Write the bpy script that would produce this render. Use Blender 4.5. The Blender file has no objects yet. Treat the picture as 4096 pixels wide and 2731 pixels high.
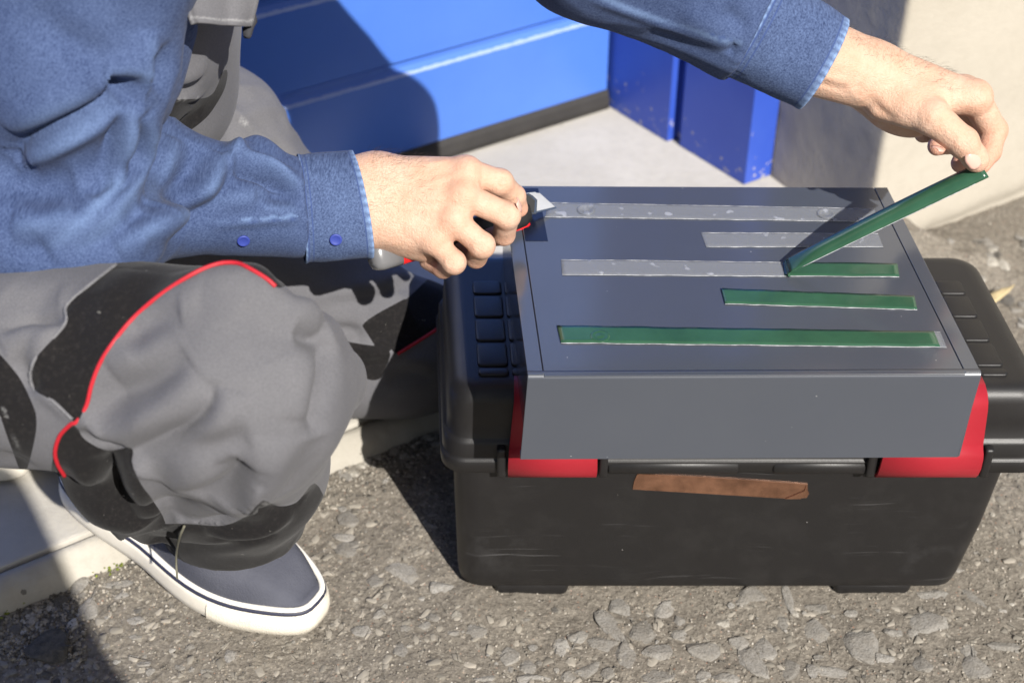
import bpy, bmesh, math, random
import numpy as np
from mathutils import Vector, Matrix

# ------------------------------------------------------------------ camera, light, exposure
scn = bpy.context.scene
COL = scn.collection
F = 1450.0                                   # focal length in pixels of a 1024 wide picture
PITCH = math.atan(1141 / F)
CAM = np.array([0.0, 0.0, 1.2])
cp, sp = math.cos(PITCH), math.sin(PITCH)
FW, UP, RT = np.array([0, cp, -sp]), np.array([0, sp, cp]), np.array([1.0, 0, 0])

cam = bpy.data.cameras.new('camera')
cam.sensor_width = 36.0
cam.lens = F / 1024 * 36.0
cam.clip_start, cam.clip_end = 0.02, 500
cam.dof.use_dof = True
cam.dof.focus_distance = 1.36
cam.dof.aperture_fstop = 5.0
cam_o = bpy.data.objects.new('camera', cam)
COL.objects.link(cam_o)
cam_o.location = CAM
cam_o.rotation_euler = (math.pi / 2 - PITCH, 0, 0)
scn.camera = cam_o
scn.render.resolution_x, scn.render.resolution_y = 1024, 682

SUN = np.array([0.58, -1.10, 1.0])           # towards the sun
SUN_U = SUN / np.linalg.norm(SUN)
elev = math.asin(SUN_U[2])
azim = math.atan2(SUN_U[0], SUN_U[1])        # clockwise from +Y
w = bpy.data.worlds.new('World')
scn.world = w
w.use_nodes = True
nt = w.node_tree
sky = nt.nodes.new('ShaderNodeTexSky')
sky.sky_type = 'NISHITA'
sky.sun_disc = False
sky.sun_elevation = elev
sky.sun_rotation = azim
sky.air_density, sky.dust_density, sky.ozone_density = 1.0, 1.6, 1.0
nt.links.new(sky.outputs[0], nt.nodes['Background'].inputs[0])
nt.nodes['Background'].inputs[1].default_value = 0.050
sun = bpy.data.lights.new('sun', 'SUN')
sun.energy = 5.0
sun.angle = math.radians(0.53)
sun.color = (1.0, 0.955, 0.89)
sun_o = bpy.data.objects.new('sun', sun)
COL.objects.link(sun_o)
sun_o.location = (3, -4, 6)
sun_o.rotation_euler = Vector(-SUN_U).to_track_quat('-Z', 'Y').to_euler()
scn.view_settings.view_transform = 'Standard'
scn.view_settings.look = 'None'
scn.view_settings.gamma = 1
scn.view_settings.exposure = 0.62

rng = np.random.default_rng(7)
random.seed(7)

# ------------------------------------------------------------------ measuring helpers
def ray(u, v):
    return FW + RT * (u - 512) / F - UP * (v - 341) / F
def onz(u, v, z):
    d = ray(u, v); return CAM + d * ((z - CAM[2]) / d[2])
def ony(u, v, y):
    d = ray(u, v); return CAM + d * (y / d[1])
def at(u, v, t):
    return CAM + ray(u, v) * t
def onplane(u, v, p, n):
    d = ray(u, v); return CAM + d * (np.dot(np.asarray(p) - CAM, n) / np.dot(d, n))
def project(P):
    q = P - CAM
    z = q @ FW
    return np.stack([512 + F * (q @ RT) / z, 341 - F * (q @ UP) / z], -1), z
def nrm(a):
    a = np.asarray(a, float); return a / np.linalg.norm(a)

# ------------------------------------------------------------------ object helpers
def props(o, label=None, cat=None, group=None, kind=None):
    if label: o['label'] = label
    if cat: o['category'] = cat
    if group: o['group'] = group
    if kind: o['kind'] = kind
    return o
def empty(name, loc, label=None, cat=None, group=None):
    o = bpy.data.objects.new(name, None)
    o.empty_display_size = 0.05
    COL.objects.link(o)
    o.location = loc
    return props(o, label, cat, group)
def link(name, me, m=None, parent=None, smooth=True):
    o = bpy.data.objects.new(name, me)
    COL.objects.link(o)
    if m is not None and len(me.materials) == 0:
        for q in (m if isinstance(m, (list, tuple)) else [m]):
            me.materials.append(q)
    if smooth:
        me.polygons.foreach_set('use_smooth', np.ones(len(me.polygons), bool))
    if parent is not None:
        o.parent = parent
        pl = Vector(parent.location)
        q = parent.parent
        while q is not None:
            pl += Vector(q.location); q = q.parent
        o.location = -pl
    return o
def mesh_np(name, V, Q):
    """V (n,3), Q (m,4) or (m,3) as numpy"""
    me = bpy.data.meshes.new(name)
    V = np.asarray(V, np.float32); Q = np.asarray(Q, np.int32)
    k = Q.shape[1]
    me.vertices.add(len(V)); me.vertices.foreach_set('co', V.ravel())
    me.loops.add(Q.size); me.loops.foreach_set('vertex_index', Q.ravel())
    me.polygons.add(len(Q))
    me.polygons.foreach_set('loop_start', np.arange(0, Q.size, k, dtype=np.int32))
    me.polygons.foreach_set('loop_total', np.full(len(Q), k, np.int32))
    me.update(calc_edges=True); me.validate()
    return me
def attr(me, name, vals):
    a = me.attributes.new(name, 'FLOAT', 'POINT')
    a.data.foreach_set('value', np.asarray(vals, np.float32))
def grid_quads(n, m, wrap=False):
    """n rings of m verts"""
    i = np.arange(n - 1)[:, None]; j = np.arange(m if wrap else m - 1)[None, :]
    j2 = (j + 1) % m
    a = i * m + j; b = i * m + j2; c = (i + 1) * m + j2; d = (i + 1) * m + j
    return np.stack([a, b, c, d], -1).reshape(-1, 4)
def bm_mesh(name, bm):
    bmesh.ops.recalc_face_normals(bm, faces=bm.faces)
    me = bpy.data.meshes.new(name); bm.to_mesh(me); bm.free(); return me
def box_mesh(name, lo, hi, bevel=0.0, seg=2, M=None):
    bm = bmesh.new()
    bmesh.ops.create_cube(bm, size=1)
    lo, hi = np.array(lo, float), np.array(hi, float)
    for v in bm.verts:
        v.co = Vector((np.array(v.co) + 0.5) * (hi - lo) + lo)
    if bevel > 0:
        bmesh.ops.bevel(bm, geom=list(bm.edges), offset=bevel, segments=seg, profile=0.7, affect='EDGES')
    if M is not None:
        bm.transform(M)
    return bm_mesh(name, bm)
def prism_mesh(name, poly, depth, bevel=0.0, seg=2):
    """closed 3D polygon (planar) extruded by vector depth"""
    bm = bmesh.new()
    vs = [bm.verts.new(Vector(p)) for p in poly]
    f = bm.faces.new(vs)
    r = bmesh.ops.extrude_face_region(bm, geom=[f])
    nv = [e for e in r['geom'] if isinstance(e, bmesh.types.BMVert)]
    bmesh.ops.translate(bm, verts=nv, vec=Vector(depth))
    if bevel > 0:
        bmesh.ops.bevel(bm, geom=list(bm.edges), offset=bevel, segments=seg, profile=0.7, affect='EDGES')
    return bm_mesh(name, bm)
def smooth_path(pts, n):
    """Catmull-Rom through pts"""
    P = np.asarray(pts, float)
    P = np.vstack([2 * P[0] - P[1], P, 2 * P[-1] - P[-2]])
    s = np.linspace(0, len(P) - 3 - 1e-6, n)
    i = s.astype(int); t = (s - i)[:, None]
    a, b, c, d = P[i], P[i + 1], P[i + 2], P[i + 3]
    return 0.5 * (2 * b + (c - a) * t + (2 * a - 5 * b + 4 * c - d) * t * t + (3 * b - a - 3 * c + d) * t ** 3)
def tube_mesh(name, path, rad, m=8):
    P = np.asarray(path, float); n = len(P)
    rad = np.broadcast_to(np.asarray(rad, float), (n,))
    T = np.gradient(P, axis=0); T /= np.linalg.norm(T, axis=1)[:, None] + 1e-9
    ref = np.array([0.31, 0.17, 0.93]); N = np.cross(T, ref); N /= np.linalg.norm(N, axis=1)[:, None] + 1e-9
    B = np.cross(T, N)
    th = np.linspace(0, 2 * np.pi, m, endpoint=False)
    V = P[:, None, :] + rad[:, None, None] * (np.cos(th)[None, :, None] * N[:, None, :] + np.sin(th)[None, :, None] * B[:, None, :])
    Q = grid_quads(n, m, True)
    V = np.vstack([V.reshape(-1, 3), P[0], P[-1]])
    c0, c1 = n * m, n * m + 1
    j = np.arange(m)
    capa = np.stack([np.full(m, c0), (j + 1) % m, j, j], -1)
    me = bpy.data.meshes.new(name)
    faces = [tuple(q) for q in Q] + [(c0, (k + 1) % m, k) for k in range(m)] + [(c1, (n - 1) * m + k, (n - 1) * m + (k + 1) % m) for k in range(m)]
    me.from_pydata(V.tolist(), [], faces); me.update()
    return me
def loft_rings(name, rings, cap0=True, cap1=True):
    n, m = len(rings), len(rings[0])
    V = np.vstack([np.asarray(r, float) for r in rings])
    faces = [tuple(int(k) for k in q) for q in grid_quads(n, m, True)]
    if cap0: faces.append(tuple(range(m))[::-1])
    if cap1: faces.append(tuple(range((n - 1) * m, n * m)))
    me = bpy.data.meshes.new(name)
    me.from_pydata(V.tolist(), [], faces); me.update()
    bm = bmesh.new(); bm.from_mesh(me); bmesh.ops.recalc_face_normals(bm, faces=bm.faces); bm.to_mesh(me); bm.free()
    return me
def rrect(x0, x1, y0, y1, z, r, k=6):
    pts = []
    for cx, cy, a0 in ((x1 - r, y0 + r, -90), (x1 - r, y1 - r, 0), (x0 + r, y1 - r, 90), (x0 + r, y0 + r, 180)):
        for i in range(k + 1):
            a = math.radians(a0 + 90 * i / k)
            pts.append((cx + r * math.cos(a), cy + r * math.sin(a), z))
    return pts

# value noise in numpy
def vnoise(P, scale, seed=0):
    p = np.asarray(P, np.float64) * scale + seed * 17.31
    i = np.floor(p).astype(np.int64); f = p - i; f = f * f * (3 - 2 * f)
    def h(ix, iy, iz):
        n = (ix * 374761393 + iy * 668265263 + iz * 2147483647 + seed * 1274126177) & 0xffffffff
        n = ((n ^ (n >> 13)) * 1274126177) & 0xffffffff
        n = n ^ (n >> 16)
        return (n & 0xffff) / 32767.5 - 1
    r = 0
    for dx in (0, 1):
        wx = f[..., 0] if dx else 1 - f[..., 0]
        for dy in (0, 1):
            wy = f[..., 1] if dy else 1 - f[..., 1]
            for dz in (0, 1):
                wz = f[..., 2] if dz else 1 - f[..., 2]
                r = r + wx * wy * wz * h(i[..., 0] + dx, i[..., 1] + dy, i[..., 2] + dz)
    return r

def crumple(V, N, along, amp, fa, fx, seed):
    """fine creases drawn out along a direction"""
    a = nrm(along); b = nrm(np.cross(a, [0.3, 0.5, 0.8])); c = np.cross(a, b)
    P = np.stack([V @ a * fa, V @ b * fx, V @ c * fx], -1)
    P = P + 0.8 * np.stack([vnoise(V, 9, seed + 1), vnoise(V, 9, seed + 2), vnoise(V, 9, seed + 3)], -1)
    q = 1 - 2 * np.abs(vnoise(P, 1.0, seed))
    return V + N * (amp * q * (0.5 + 0.5 * vnoise(V, 7, seed + 5)))[:, None]
# ------------------------------------------------------------------ signed distance modelling
def cone(a, b, ra, rb, k=0.01):
    a, b = np.asarray(a, np.float32), np.asarray(b, np.float32)
    ba = b - a; L = float(ba @ ba) + 1e-12
    def f(X, Y, Z):
        px, py, pz = X - a[0], Y - a[1], Z - a[2]
        h = np.clip((px * ba[0] + py * ba[1] + pz * ba[2]) / L, 0, 1)
        return np.sqrt((px - h * ba[0]) ** 2 + (py - h * ba[1]) ** 2 + (pz - h * ba[2]) ** 2) - (ra + (rb - ra) * h)
    m = max(ra, rb) + 2 * k + 0.004
    return f, np.minimum(a, b) - m, np.maximum(a, b) + m, k
def ball(c, r, k=0.01, axes=None):
    """ellipsoid; axes: 3 rows of unit vectors"""
    c = np.asarray(c, np.float32); r = np.asarray(np.broadcast_to(r, 3), np.float32)
    A = np.eye(3, dtype=np.float32) if axes is None else np.asarray(axes, np.float32)
    def f(X, Y, Z):
        px, py, pz = X - c[0], Y - c[1], Z - c[2]
        q = [px * A[i, 0] + py * A[i, 1] + pz * A[i, 2] for i in range(3)]
        k0 = np.sqrt(sum((q[i] / r[i]) ** 2 for i in range(3)))
        k1 = np.sqrt(sum((q[i] / r[i] ** 2) ** 2 for i in range(3))) + 1e-9
        return k0 * (k0 - 1) / k1
    m = float(r.max()) + 2 * k + 0.004
    return f, c - m, c + m, k
def axes_from(x, up):
    x = nrm(x); y = np.cross(up, x); y = nrm(y); z = np.cross(x, y)
    return np.stack([x, y, z])
def sdf_mesh(prims, h, cuts=(), subs=(), relax=1):
    lo = np.min([p[1] for p in prims], 0) - h; hi = np.max([p[2] for p in prims], 0) + h
    n = np.ceil((hi - lo) / h).astype(int) + 1
    ax = [(lo[i] + h * np.arange(n[i])).astype(np.float32) for i in range(3)]
    D = np.full(n, 0.06, np.float32)
    def sl(p):
        a = np.clip(((p[1] - lo) / h).astype(int) - 1, 0, n - 1); b = np.clip(((p[2] - lo) / h).astype(int) + 2, 1, n)
        return tuple(slice(int(a[i]), int(b[i])) for i in range(3))
    def ev(p, s):
        return p[0](ax[0][s[0]][:, None, None], ax[1][s[1]][None, :, None], ax[2][s[2]][None, None, :])
    for p in prims:
        s = sl(p); d = ev(p, s); c = D[s]; k = p[3]
        D[s] = np.minimum(c, d) - np.maximum(k - np.abs(c - d), 0) ** 2 / (4 * k)
    for p in subs:
        s = sl(p); d = -ev(p, s); c = D[s]; k = p[3]
        D[s] = np.maximum(c, d) + np.maximum(k - np.abs(c - d), 0) ** 2 / (4 * k)
    for (pt, nn) in cuts:                       # keep the side where (x-pt).nn < 0
        d = (ax[0][:, None, None] - pt[0]) * nn[0] + (ax[1][None, :, None] - pt[1]) * nn[1] + (ax[2][None, None, :] - pt[2]) * nn[2]
        D = np.maximum(D, d.astype(np.float32))
    for a in range(3):                          # close at the border
        s = [slice(None)] * 3
        for e in (0, -1):
            s[a] = e; D[tuple(s)] = np.maximum(D[tuple(s)], h * 0.5)
    V, Q = surface_nets(D, lo, h)
    for _ in range(relax):
        V = laplace(V, Q, 0.5)
    return V, Q
def surface_nets(D, lo, h):
    ins = D < 0
    cs = (slice(0, -1), slice(1, None))
    corners = [(i, j, k) for i in (0, 1) for j in (0, 1) for k in (0, 1)]
    any_ = np.zeros(np.array(D.shape) - 1, bool); all_ = np.ones_like(any_)
    for c in corners:
        q = ins[cs[c[0]], cs[c[1]], cs[c[2]]]
        any_ |= q; all_ &= q
    I = np.argwhere(any_ & ~all_)
    idx = np.full(any_.shape, -1, np.int64); idx[I[:, 0], I[:, 1], I[:, 2]] = np.arange(len(I))
    S = np.zeros((len(I), 3)); N = np.zeros(len(I))
    for a in corners:
        for ax in range(3):
            if a[ax] == 0:
                b = list(a); b[ax] = 1
                da = D[I[:, 0] + a[0], I[:, 1] + a[1], I[:, 2] + a[2]]; db = D[I[:, 0] + b[0], I[:, 1] + b[1], I[:, 2] + b[2]]
                m = (da < 0) != (db < 0)
                t = np.where(m, da / np.where(m, da - db, 1), 0)
                p = np.tile(np.array(a, float), (len(I), 1)); p[:, ax] += t
                S[m] += p[m]; N += m
    V = (I + S / N[:, None]) * h + lo
    Q = []
    for ax in range(3):
        b, c = (ax + 1) % 3, (ax + 2) % 3
        s0 = [slice(None)] * 3; s1 = [slice(None)] * 3
        s0[ax] = slice(0, -1); s1[ax] = slice(1, None)
        A, B = ins[tuple(s0)], ins[tuple(s1)]
        E = np.argwhere(A != B)
        ok = (E[:, b] > 0) & (E[:, c] > 0) & (E[:, b] < D.shape[b] - 1) & (E[:, c] < D.shape[c] - 1)
        E = E[ok]
        def cell(db, dc):
            q = E.copy(); q[:, b] -= db; q[:, c] -= dc
            return idx[q[:, 0], q[:, 1], q[:, 2]]
        q = np.stack([cell(1, 1), cell(0, 1), cell(0, 0), cell(1, 0)], -1)
        fl = ~A[E[:, 0], E[:, 1], E[:, 2]]
        q[fl] = q[fl][:, ::-1]
        Q.append(q)
    return V, np.vstack(Q)
def laplace(V, Q, f):
    S = np.zeros_like(V); N = np.zeros(len(V))
    for a, b in ((0, 1), (1, 2), (2, 3), (3, 0)):
        for p, q in ((a, b), (b, a)):
            for d in range(3):
                S[:, d] += np.bincount(Q[:, p], V[Q[:, q], d], len(V))
            N += np.bincount(Q[:, p], minlength=len(V))
    return V + f * (S / np.maximum(N, 1)[:, None] - V)
def vnormals(V, Q):
    n = np.cross(V[Q[:, 2]] - V[Q[:, 0]], V[Q[:, 3]] - V[Q[:, 1]])
    N = np.zeros_like(V)
    for k in range(4):
        for d in range(3):
            N[:, d] += np.bincount(Q[:, k], n[:, d], len(V))
    return N / (np.linalg.norm(N, axis=1)[:, None] + 1e-12)
def surf_pick(V, pts, rad=5.0):
    """surface points of V seen at the measured picture points"""
    px, z = project(V)
    out = []
    for (u, v) in pts:
        d = np.hypot(px[:, 0] - u, px[:, 1] - v)
        m = d < rad
        if not m.any():
            m = d <= np.sort(d)[8]
        zz = z[m].min()
        out.append(at(u, v, zz + 0.0005))
    return np.array(out)
def path_dist(V, P, param=False):
    best = np.full(len(V), 9.0); par = np.zeros(len(V))
    lo, hi = P.min(0) - 0.09, P.max(0) + 0.09
    m = np.all((V > lo) & (V < hi), axis=1)
    W = V[m]; b = np.full(len(W), 9.0); q = np.zeros(len(W))
    seg = np.linalg.norm(np.diff(P, axis=0), axis=1); cum = np.concatenate([[0], np.cumsum(seg)]); tot = cum[-1] + 1e-9
    for i, (a, c) in enumerate(zip(P[:-1], P[1:])):
        ba = c - a; h = np.clip((W - a) @ ba / (ba @ ba + 1e-12), 0, 1)
        d = np.linalg.norm(W - a - h[:, None] * ba, axis=1)
        k = d < b; b[k] = d[k]; q[k] = ((cum[i] + h * seg[i]) / tot)[k]
    best[m] = b; par[m] = q
    return (best, par) if param else best
def folds(V, Q, strokes, gain=1.0, soft=0.0022, wear=None):
    """push cloth out (a>0) or in (a<0) along measured fold lines: (points, amplitude m, radius m[, crisp]).
    A fold tapers to nothing at both ends; a crisp one has a sharp line, the others are rounded."""
    N = vnormals(V, Q)
    base = V.copy()
    d = np.zeros(len(V))
    for st in strokes:
        pts, a, r = st[:3]; crisp = len(st) > 3
        P = surf_pick(base, pts)
        P = smooth_path(P, max(6, 5 * len(P))) if len(P) > 1 else np.vstack([P, P + 1e-4])
        e, q = path_dist(base, P, True)
        taper = np.clip(np.sin(np.pi * np.clip(q, 0, 1)), 0, 1) ** 0.55
        prof = np.exp(-(np.sqrt(e * e + soft * soft) - soft) / (0.62 * r)) if crisp else np.exp(-(e / r) ** 2)
        w_ = prof * np.where(e < 4.5 * r, taper, 0)
        d += gain * a * w_
        if wear is not None and a > 0: wear += np.clip(a / 0.010, 0, 1) * np.exp(-(e / (0.45 * r)) ** 2) * taper * (e < 3 * r)
    return V + N * d[:, None]
def poly_sd(px, poly):
    """signed distance in picture units, positive inside"""
    P = np.asarray(poly, float)
    n_ = len(P); P = smooth_path(np.vstack([P[-1], P, P[0], P[1]]), 5 * (n_ + 2) + 1)[5:-10] if n_ > 4 else P
    best = np.full(len(px), 1e9); ins = np.zeros(len(px), bool)
    for a, b in zip(P, np.roll(P, -1, 0)):
        ba = b - a; h = np.clip((px - a) @ ba / (ba @ ba), 0, 1)
        best = np.minimum(best, np.hypot(*(px - a - h[:, None] * ba).T))
        c = (a[1] > px[:, 1]) != (b[1] > px[:, 1])
        xi = (b[0] - a[0]) * (px[:, 1] - a[1]) / (b[1] - a[1] + 1e-12) + a[0]
        ins ^= c & (px[:, 0] < xi)
    return np.where(ins, best, -best)

# ------------------------------------------------------------------ materials
class NT:
    def __init__(s, name):
        s.m = bpy.data.materials.new(name); s.m.use_nodes = True
        s.t = s.m.node_tree; s.b = s.t.nodes['Principled BSDF']
    def n(s, typ, **kw):
        o = s.t.nodes.new('ShaderNode' + typ)
        for k, v in kw.items():
            if k in o.inputs.keys(): s.set(o.inputs[k], v)
            else: setattr(o, k, v)
        return o
    def set(s, sock, v):
        if isinstance(v, bpy.types.NodeSocket): s.t.links.new(v, sock)
        elif isinstance(v, (tuple, list)) and len(v) == 3 and sock.type == 'RGBA': sock.default_value = (*v, 1)
        else: sock.default_value = v
    def obj(s): return s.n('TexCoord').outputs['Object']
    def noise(s, scale, detail=3, rough=0.55, vec=None, **kw):
        o = s.n('TexNoise', **kw); o.inputs['Scale'].default_value = scale; o.inputs['Detail'].default_value = detail; o.inputs['Roughness'].default_value = rough
        s.set(o.inputs['Vector'], vec if vec is not None else s.obj()); return o.outputs['Fac']
    def ramp(s, fac, stops):
        o = s.n('ValToRGB'); s.set(o.inputs[0], fac); e = o.color_ramp.elements
        while len(e) < len(stops): e.new(0.5)
        for q, (p, c) in zip(e, stops):
            q.position = p; q.color = (*(c if isinstance(c, (tuple, list)) else (c, c, c)), 1)
        return o.outputs[0]
    def mix(s, fac, a, b, mode='MIX'):
        o = s.n('Mix'); o.data_type = 'RGBA'; o.blend_type = mode
        s.set(o.inputs[0], fac); s.set(o.inputs[6], a); s.set(o.inputs[7], b); return o.outputs[2]
    def math(s, op, a, b=0.0, c=None):
        o = s.n('Math', operation=op); s.set(o.inputs[0], a); s.set(o.inputs[1], b)
        if c is not None: s.set(o.inputs[2], c)
        return o.outputs[0]
    def attr(s, name): return s.n('Attribute', attribute_name=name).outputs['Fac']
    def mapv(s, scale=(1, 1, 1), rot=(0, 0, 0), vec=None):
        o = s.n('Mapping'); s.set(o.inputs[0], vec if vec is not None else s.obj())
        o.inputs['Scale'].default_value = scale; o.inputs['Rotation'].default_value = rot; return o.outputs[0]
    def bump(s, h, strength=0.3, dist=0.002, normal=None):
        o = s.n('Bump'); o.inputs['Strength'].default_value = strength; o.inputs['Distance'].default_value = dist
        s.set(o.inputs['Height'], h)
        if normal is not None: s.set(o.inputs['Normal'], normal)
        return o.outputs[0]
    def out(s, color=None, rough=0.5, normal=None, **kw):
        if color is not None: s.set(s.b.inputs['Base Color'], color)
        s.set(s.b.inputs['Roughness'], rough)
        if normal is not None: s.set(s.b.inputs['Normal'], normal)
        for k, v in kw.items(): s.set(s.b.inputs[k.replace('_', ' ')], v)
        return s.m
def hexc(r, g, b):
    f = lambda c: (c / 255 / 12.92) if c / 255 <= 0.04045 else ((c / 255 + 0.055) / 1.055) ** 2.4
    return (f(r), f(g), f(b))

def m_ground():
    t = NT('worn_asphalt')
    big = t.noise(7, 4); fine = t.noise(190, 4, 0.7); mid = t.noise(45, 5, 0.65)
    c = t.ramp(fine, [(0.30, (0.070, 0.060, 0.049)), (0.5, (0.182, 0.162, 0.134)), (0.72, (0.36, 0.325, 0.272))])
    c = t.mix(t.ramp(mid, [(0.35, 0.0), (0.7, 0.7)]), c, (0.208, 0.186, 0.155))
    c = t.mix(t.ramp(big, [(0.35, 0.0), (0.65, 0.35)]), c, (0.145, 0.127, 0.104))
    vo = t.n('TexVoronoi', feature='F1'); vo.inputs['Scale'].default_value = 260; t.set(vo.inputs['Vector'], t.obj())
    sp_ = t.math('LESS_THAN', vo.outputs['Distance'], 0.28)
    hs = t.n('SeparateColor'); t.set(hs.inputs[0], vo.outputs['Color'])
    sel = t.math('MULTIPLY', sp_, t.math('GREATER_THAN', hs.outputs[0], 0.72))
    gc = t.ramp(hs.outputs[1], [(0.0, (0.34, 0.30, 0.25)), (0.5, (0.42, 0.36, 0.28)), (0.8, (0.30, 0.17, 0.12)), (1.0, (0.55, 0.52, 0.47))])
    c = t.mix(t.math('MULTIPLY', sel, 0.8), c, gc)
    h = t.math('ADD', t.math('MULTIPLY', fine, 0.7), t.math('MULTIPLY', mid, 1.2))
    h = t.math('ADD', h, t.math('MULTIPLY', sel, 0.35))
    return t.out(c, 0.95, t.bump(h, 0.9, 0.004), Specular_IOR_Level=0.2)
def m_stone(name='embedded_stone', lo=(0.215, 0.203, 0.183), hi=(0.33, 0.315, 0.29)):
    t = NT(name)
    r = t.n('ObjectInfo').outputs['Random']
    c = t.mix(r, lo, hi)
    gp = t.n('NewGeometry').outputs['Position']
    f = t.noise(120, 5, 0.7, gp); g = t.noise(420, 3, 0.7, gp)
    c = t.mix(t.ramp(f, [(0.35, 0.0), (0.7, 0.65)]), c, (0.20, 0.18, 0.15))
    c = t.mix(t.ramp(g, [(0.40, 0.35), (0.52, 0.0)]), c, (0.09, 0.078, 0.062))
    return t.out(c, 0.92, t.bump(t.math('ADD', f, g), 0.8, 0.002), Specular_IOR_Level=0.25)
def m_concrete(name, col, dark, stain=0.5, spots=True):
    t = NT(name)
    a = t.noise(5, 5, 0.6); b = t.noise(60, 4, 0.65); f = t.noise(300, 3, 0.6)
    c = t.mix(t.ramp(a, [(0.35, 0.0), (0.72, stain)]), col, dark)
    c = t.mix(t.ramp(b, [(0.45, 0.0), (0.75, 0.25)]), c, dark)
    if spots:
        vo = t.n('TexVoronoi', feature='F1'); vo.inputs['Scale'].default_value = 38; t.set(vo.inputs['Vector'], t.obj())
        hs = t.n('SeparateColor'); t.set(hs.inputs[0], vo.outputs['Color'])
        sel = t.math('MULTIPLY', t.math('LESS_THAN', t.math('ADD', vo.outputs['Distance'], t.math('MULTIPLY', b, 0.3)), 0.27), t.math('GREATER_THAN', hs.outputs[0], 0.86))
        c = t.mix(t.math('MULTIPLY', sel, 0.7), c, (0.07, 0.06, 0.05))
    return t.out(c, 0.9, t.bump(t.math('ADD', b, t.math('MULTIPLY', f, 0.5)), 0.5, 0.002), Specular_IOR_Level=0.25)
def m_blue(name='blue_door_paint', grain=True):
    t = NT(name)
    v = t.mapv((3, 3, 160), vec=t.obj())
    g = t.noise(6, 3, 0.6, v); d = t.noise(14, 4, 0.6)
    c = t.mix(t.ramp(d, [(0.35, 0.0), (0.75, 0.35)]), (0.062, 0.160, 0.540), (0.076, 0.188, 0.580))
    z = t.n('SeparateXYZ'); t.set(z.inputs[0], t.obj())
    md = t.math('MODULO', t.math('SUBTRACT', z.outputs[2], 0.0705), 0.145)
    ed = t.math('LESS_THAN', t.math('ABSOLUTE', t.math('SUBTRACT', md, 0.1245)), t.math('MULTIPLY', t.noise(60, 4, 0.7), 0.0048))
    c = t.mix(t.math('MULTIPLY', ed, 0.55), c, (0.42, 0.50, 0.70))  # pale worn paint on the crease, also painting its highlight into the colour
    return t.out(c, 0.30, t.bump(g, 0.10, 0.001), Specular_IOR_Level=0.5)
def m_blue_worn():
    t = NT('worn_blue_frame_paint')
    d = t.noise(9, 4, 0.6); chip = t.noise(75, 4, 0.70)
    z = t.n('SeparateXYZ'); t.set(z.inputs[0], t.obj())
    low = t.math('SUBTRACT', 0.73, t.math('MULTIPLY', t.math('MINIMUM', t.math('MAXIMUM', t.math('DIVIDE', t.math('SUBTRACT', 0.16, z.outputs[2]), 0.16), 0), 1), 0.17))
    mk = t.math('GREATER_THAN', chip, low)
    c = t.mix(t.ramp(d, [(0.35, 0.0), (0.75, 0.4)]), (0.028, 0.072, 0.40), (0.050, 0.11, 0.46))
    c = t.mix(t.math('MULTIPLY', mk, 0.85), c, (0.40, 0.37, 0.33))
    return t.out(c, t.math('ADD', 0.4, t.math('MULTIPLY', mk, 0.5)), t.bump(chip, 0.2, 0.001))
def m_plain(name, col, rough=0.5, bscale=0, bstr=0.2, var=0.0, vs=20, **kw):
    t = NT(name)
    c = col
    if var > 0:
        c = t.mix(t.ramp(t.noise(vs, 4, 0.6), [(0.3, 0.0), (0.75, 1.0)]), tuple(x * (1 - var) for x in col), tuple(min(1, x * (1 + var)) for x in col))
    nn = t.bump(t.noise(bscale, 3, 0.6), bstr, 0.001) if bscale else None
    return t.out(c, rough, nn, **kw)
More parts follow.
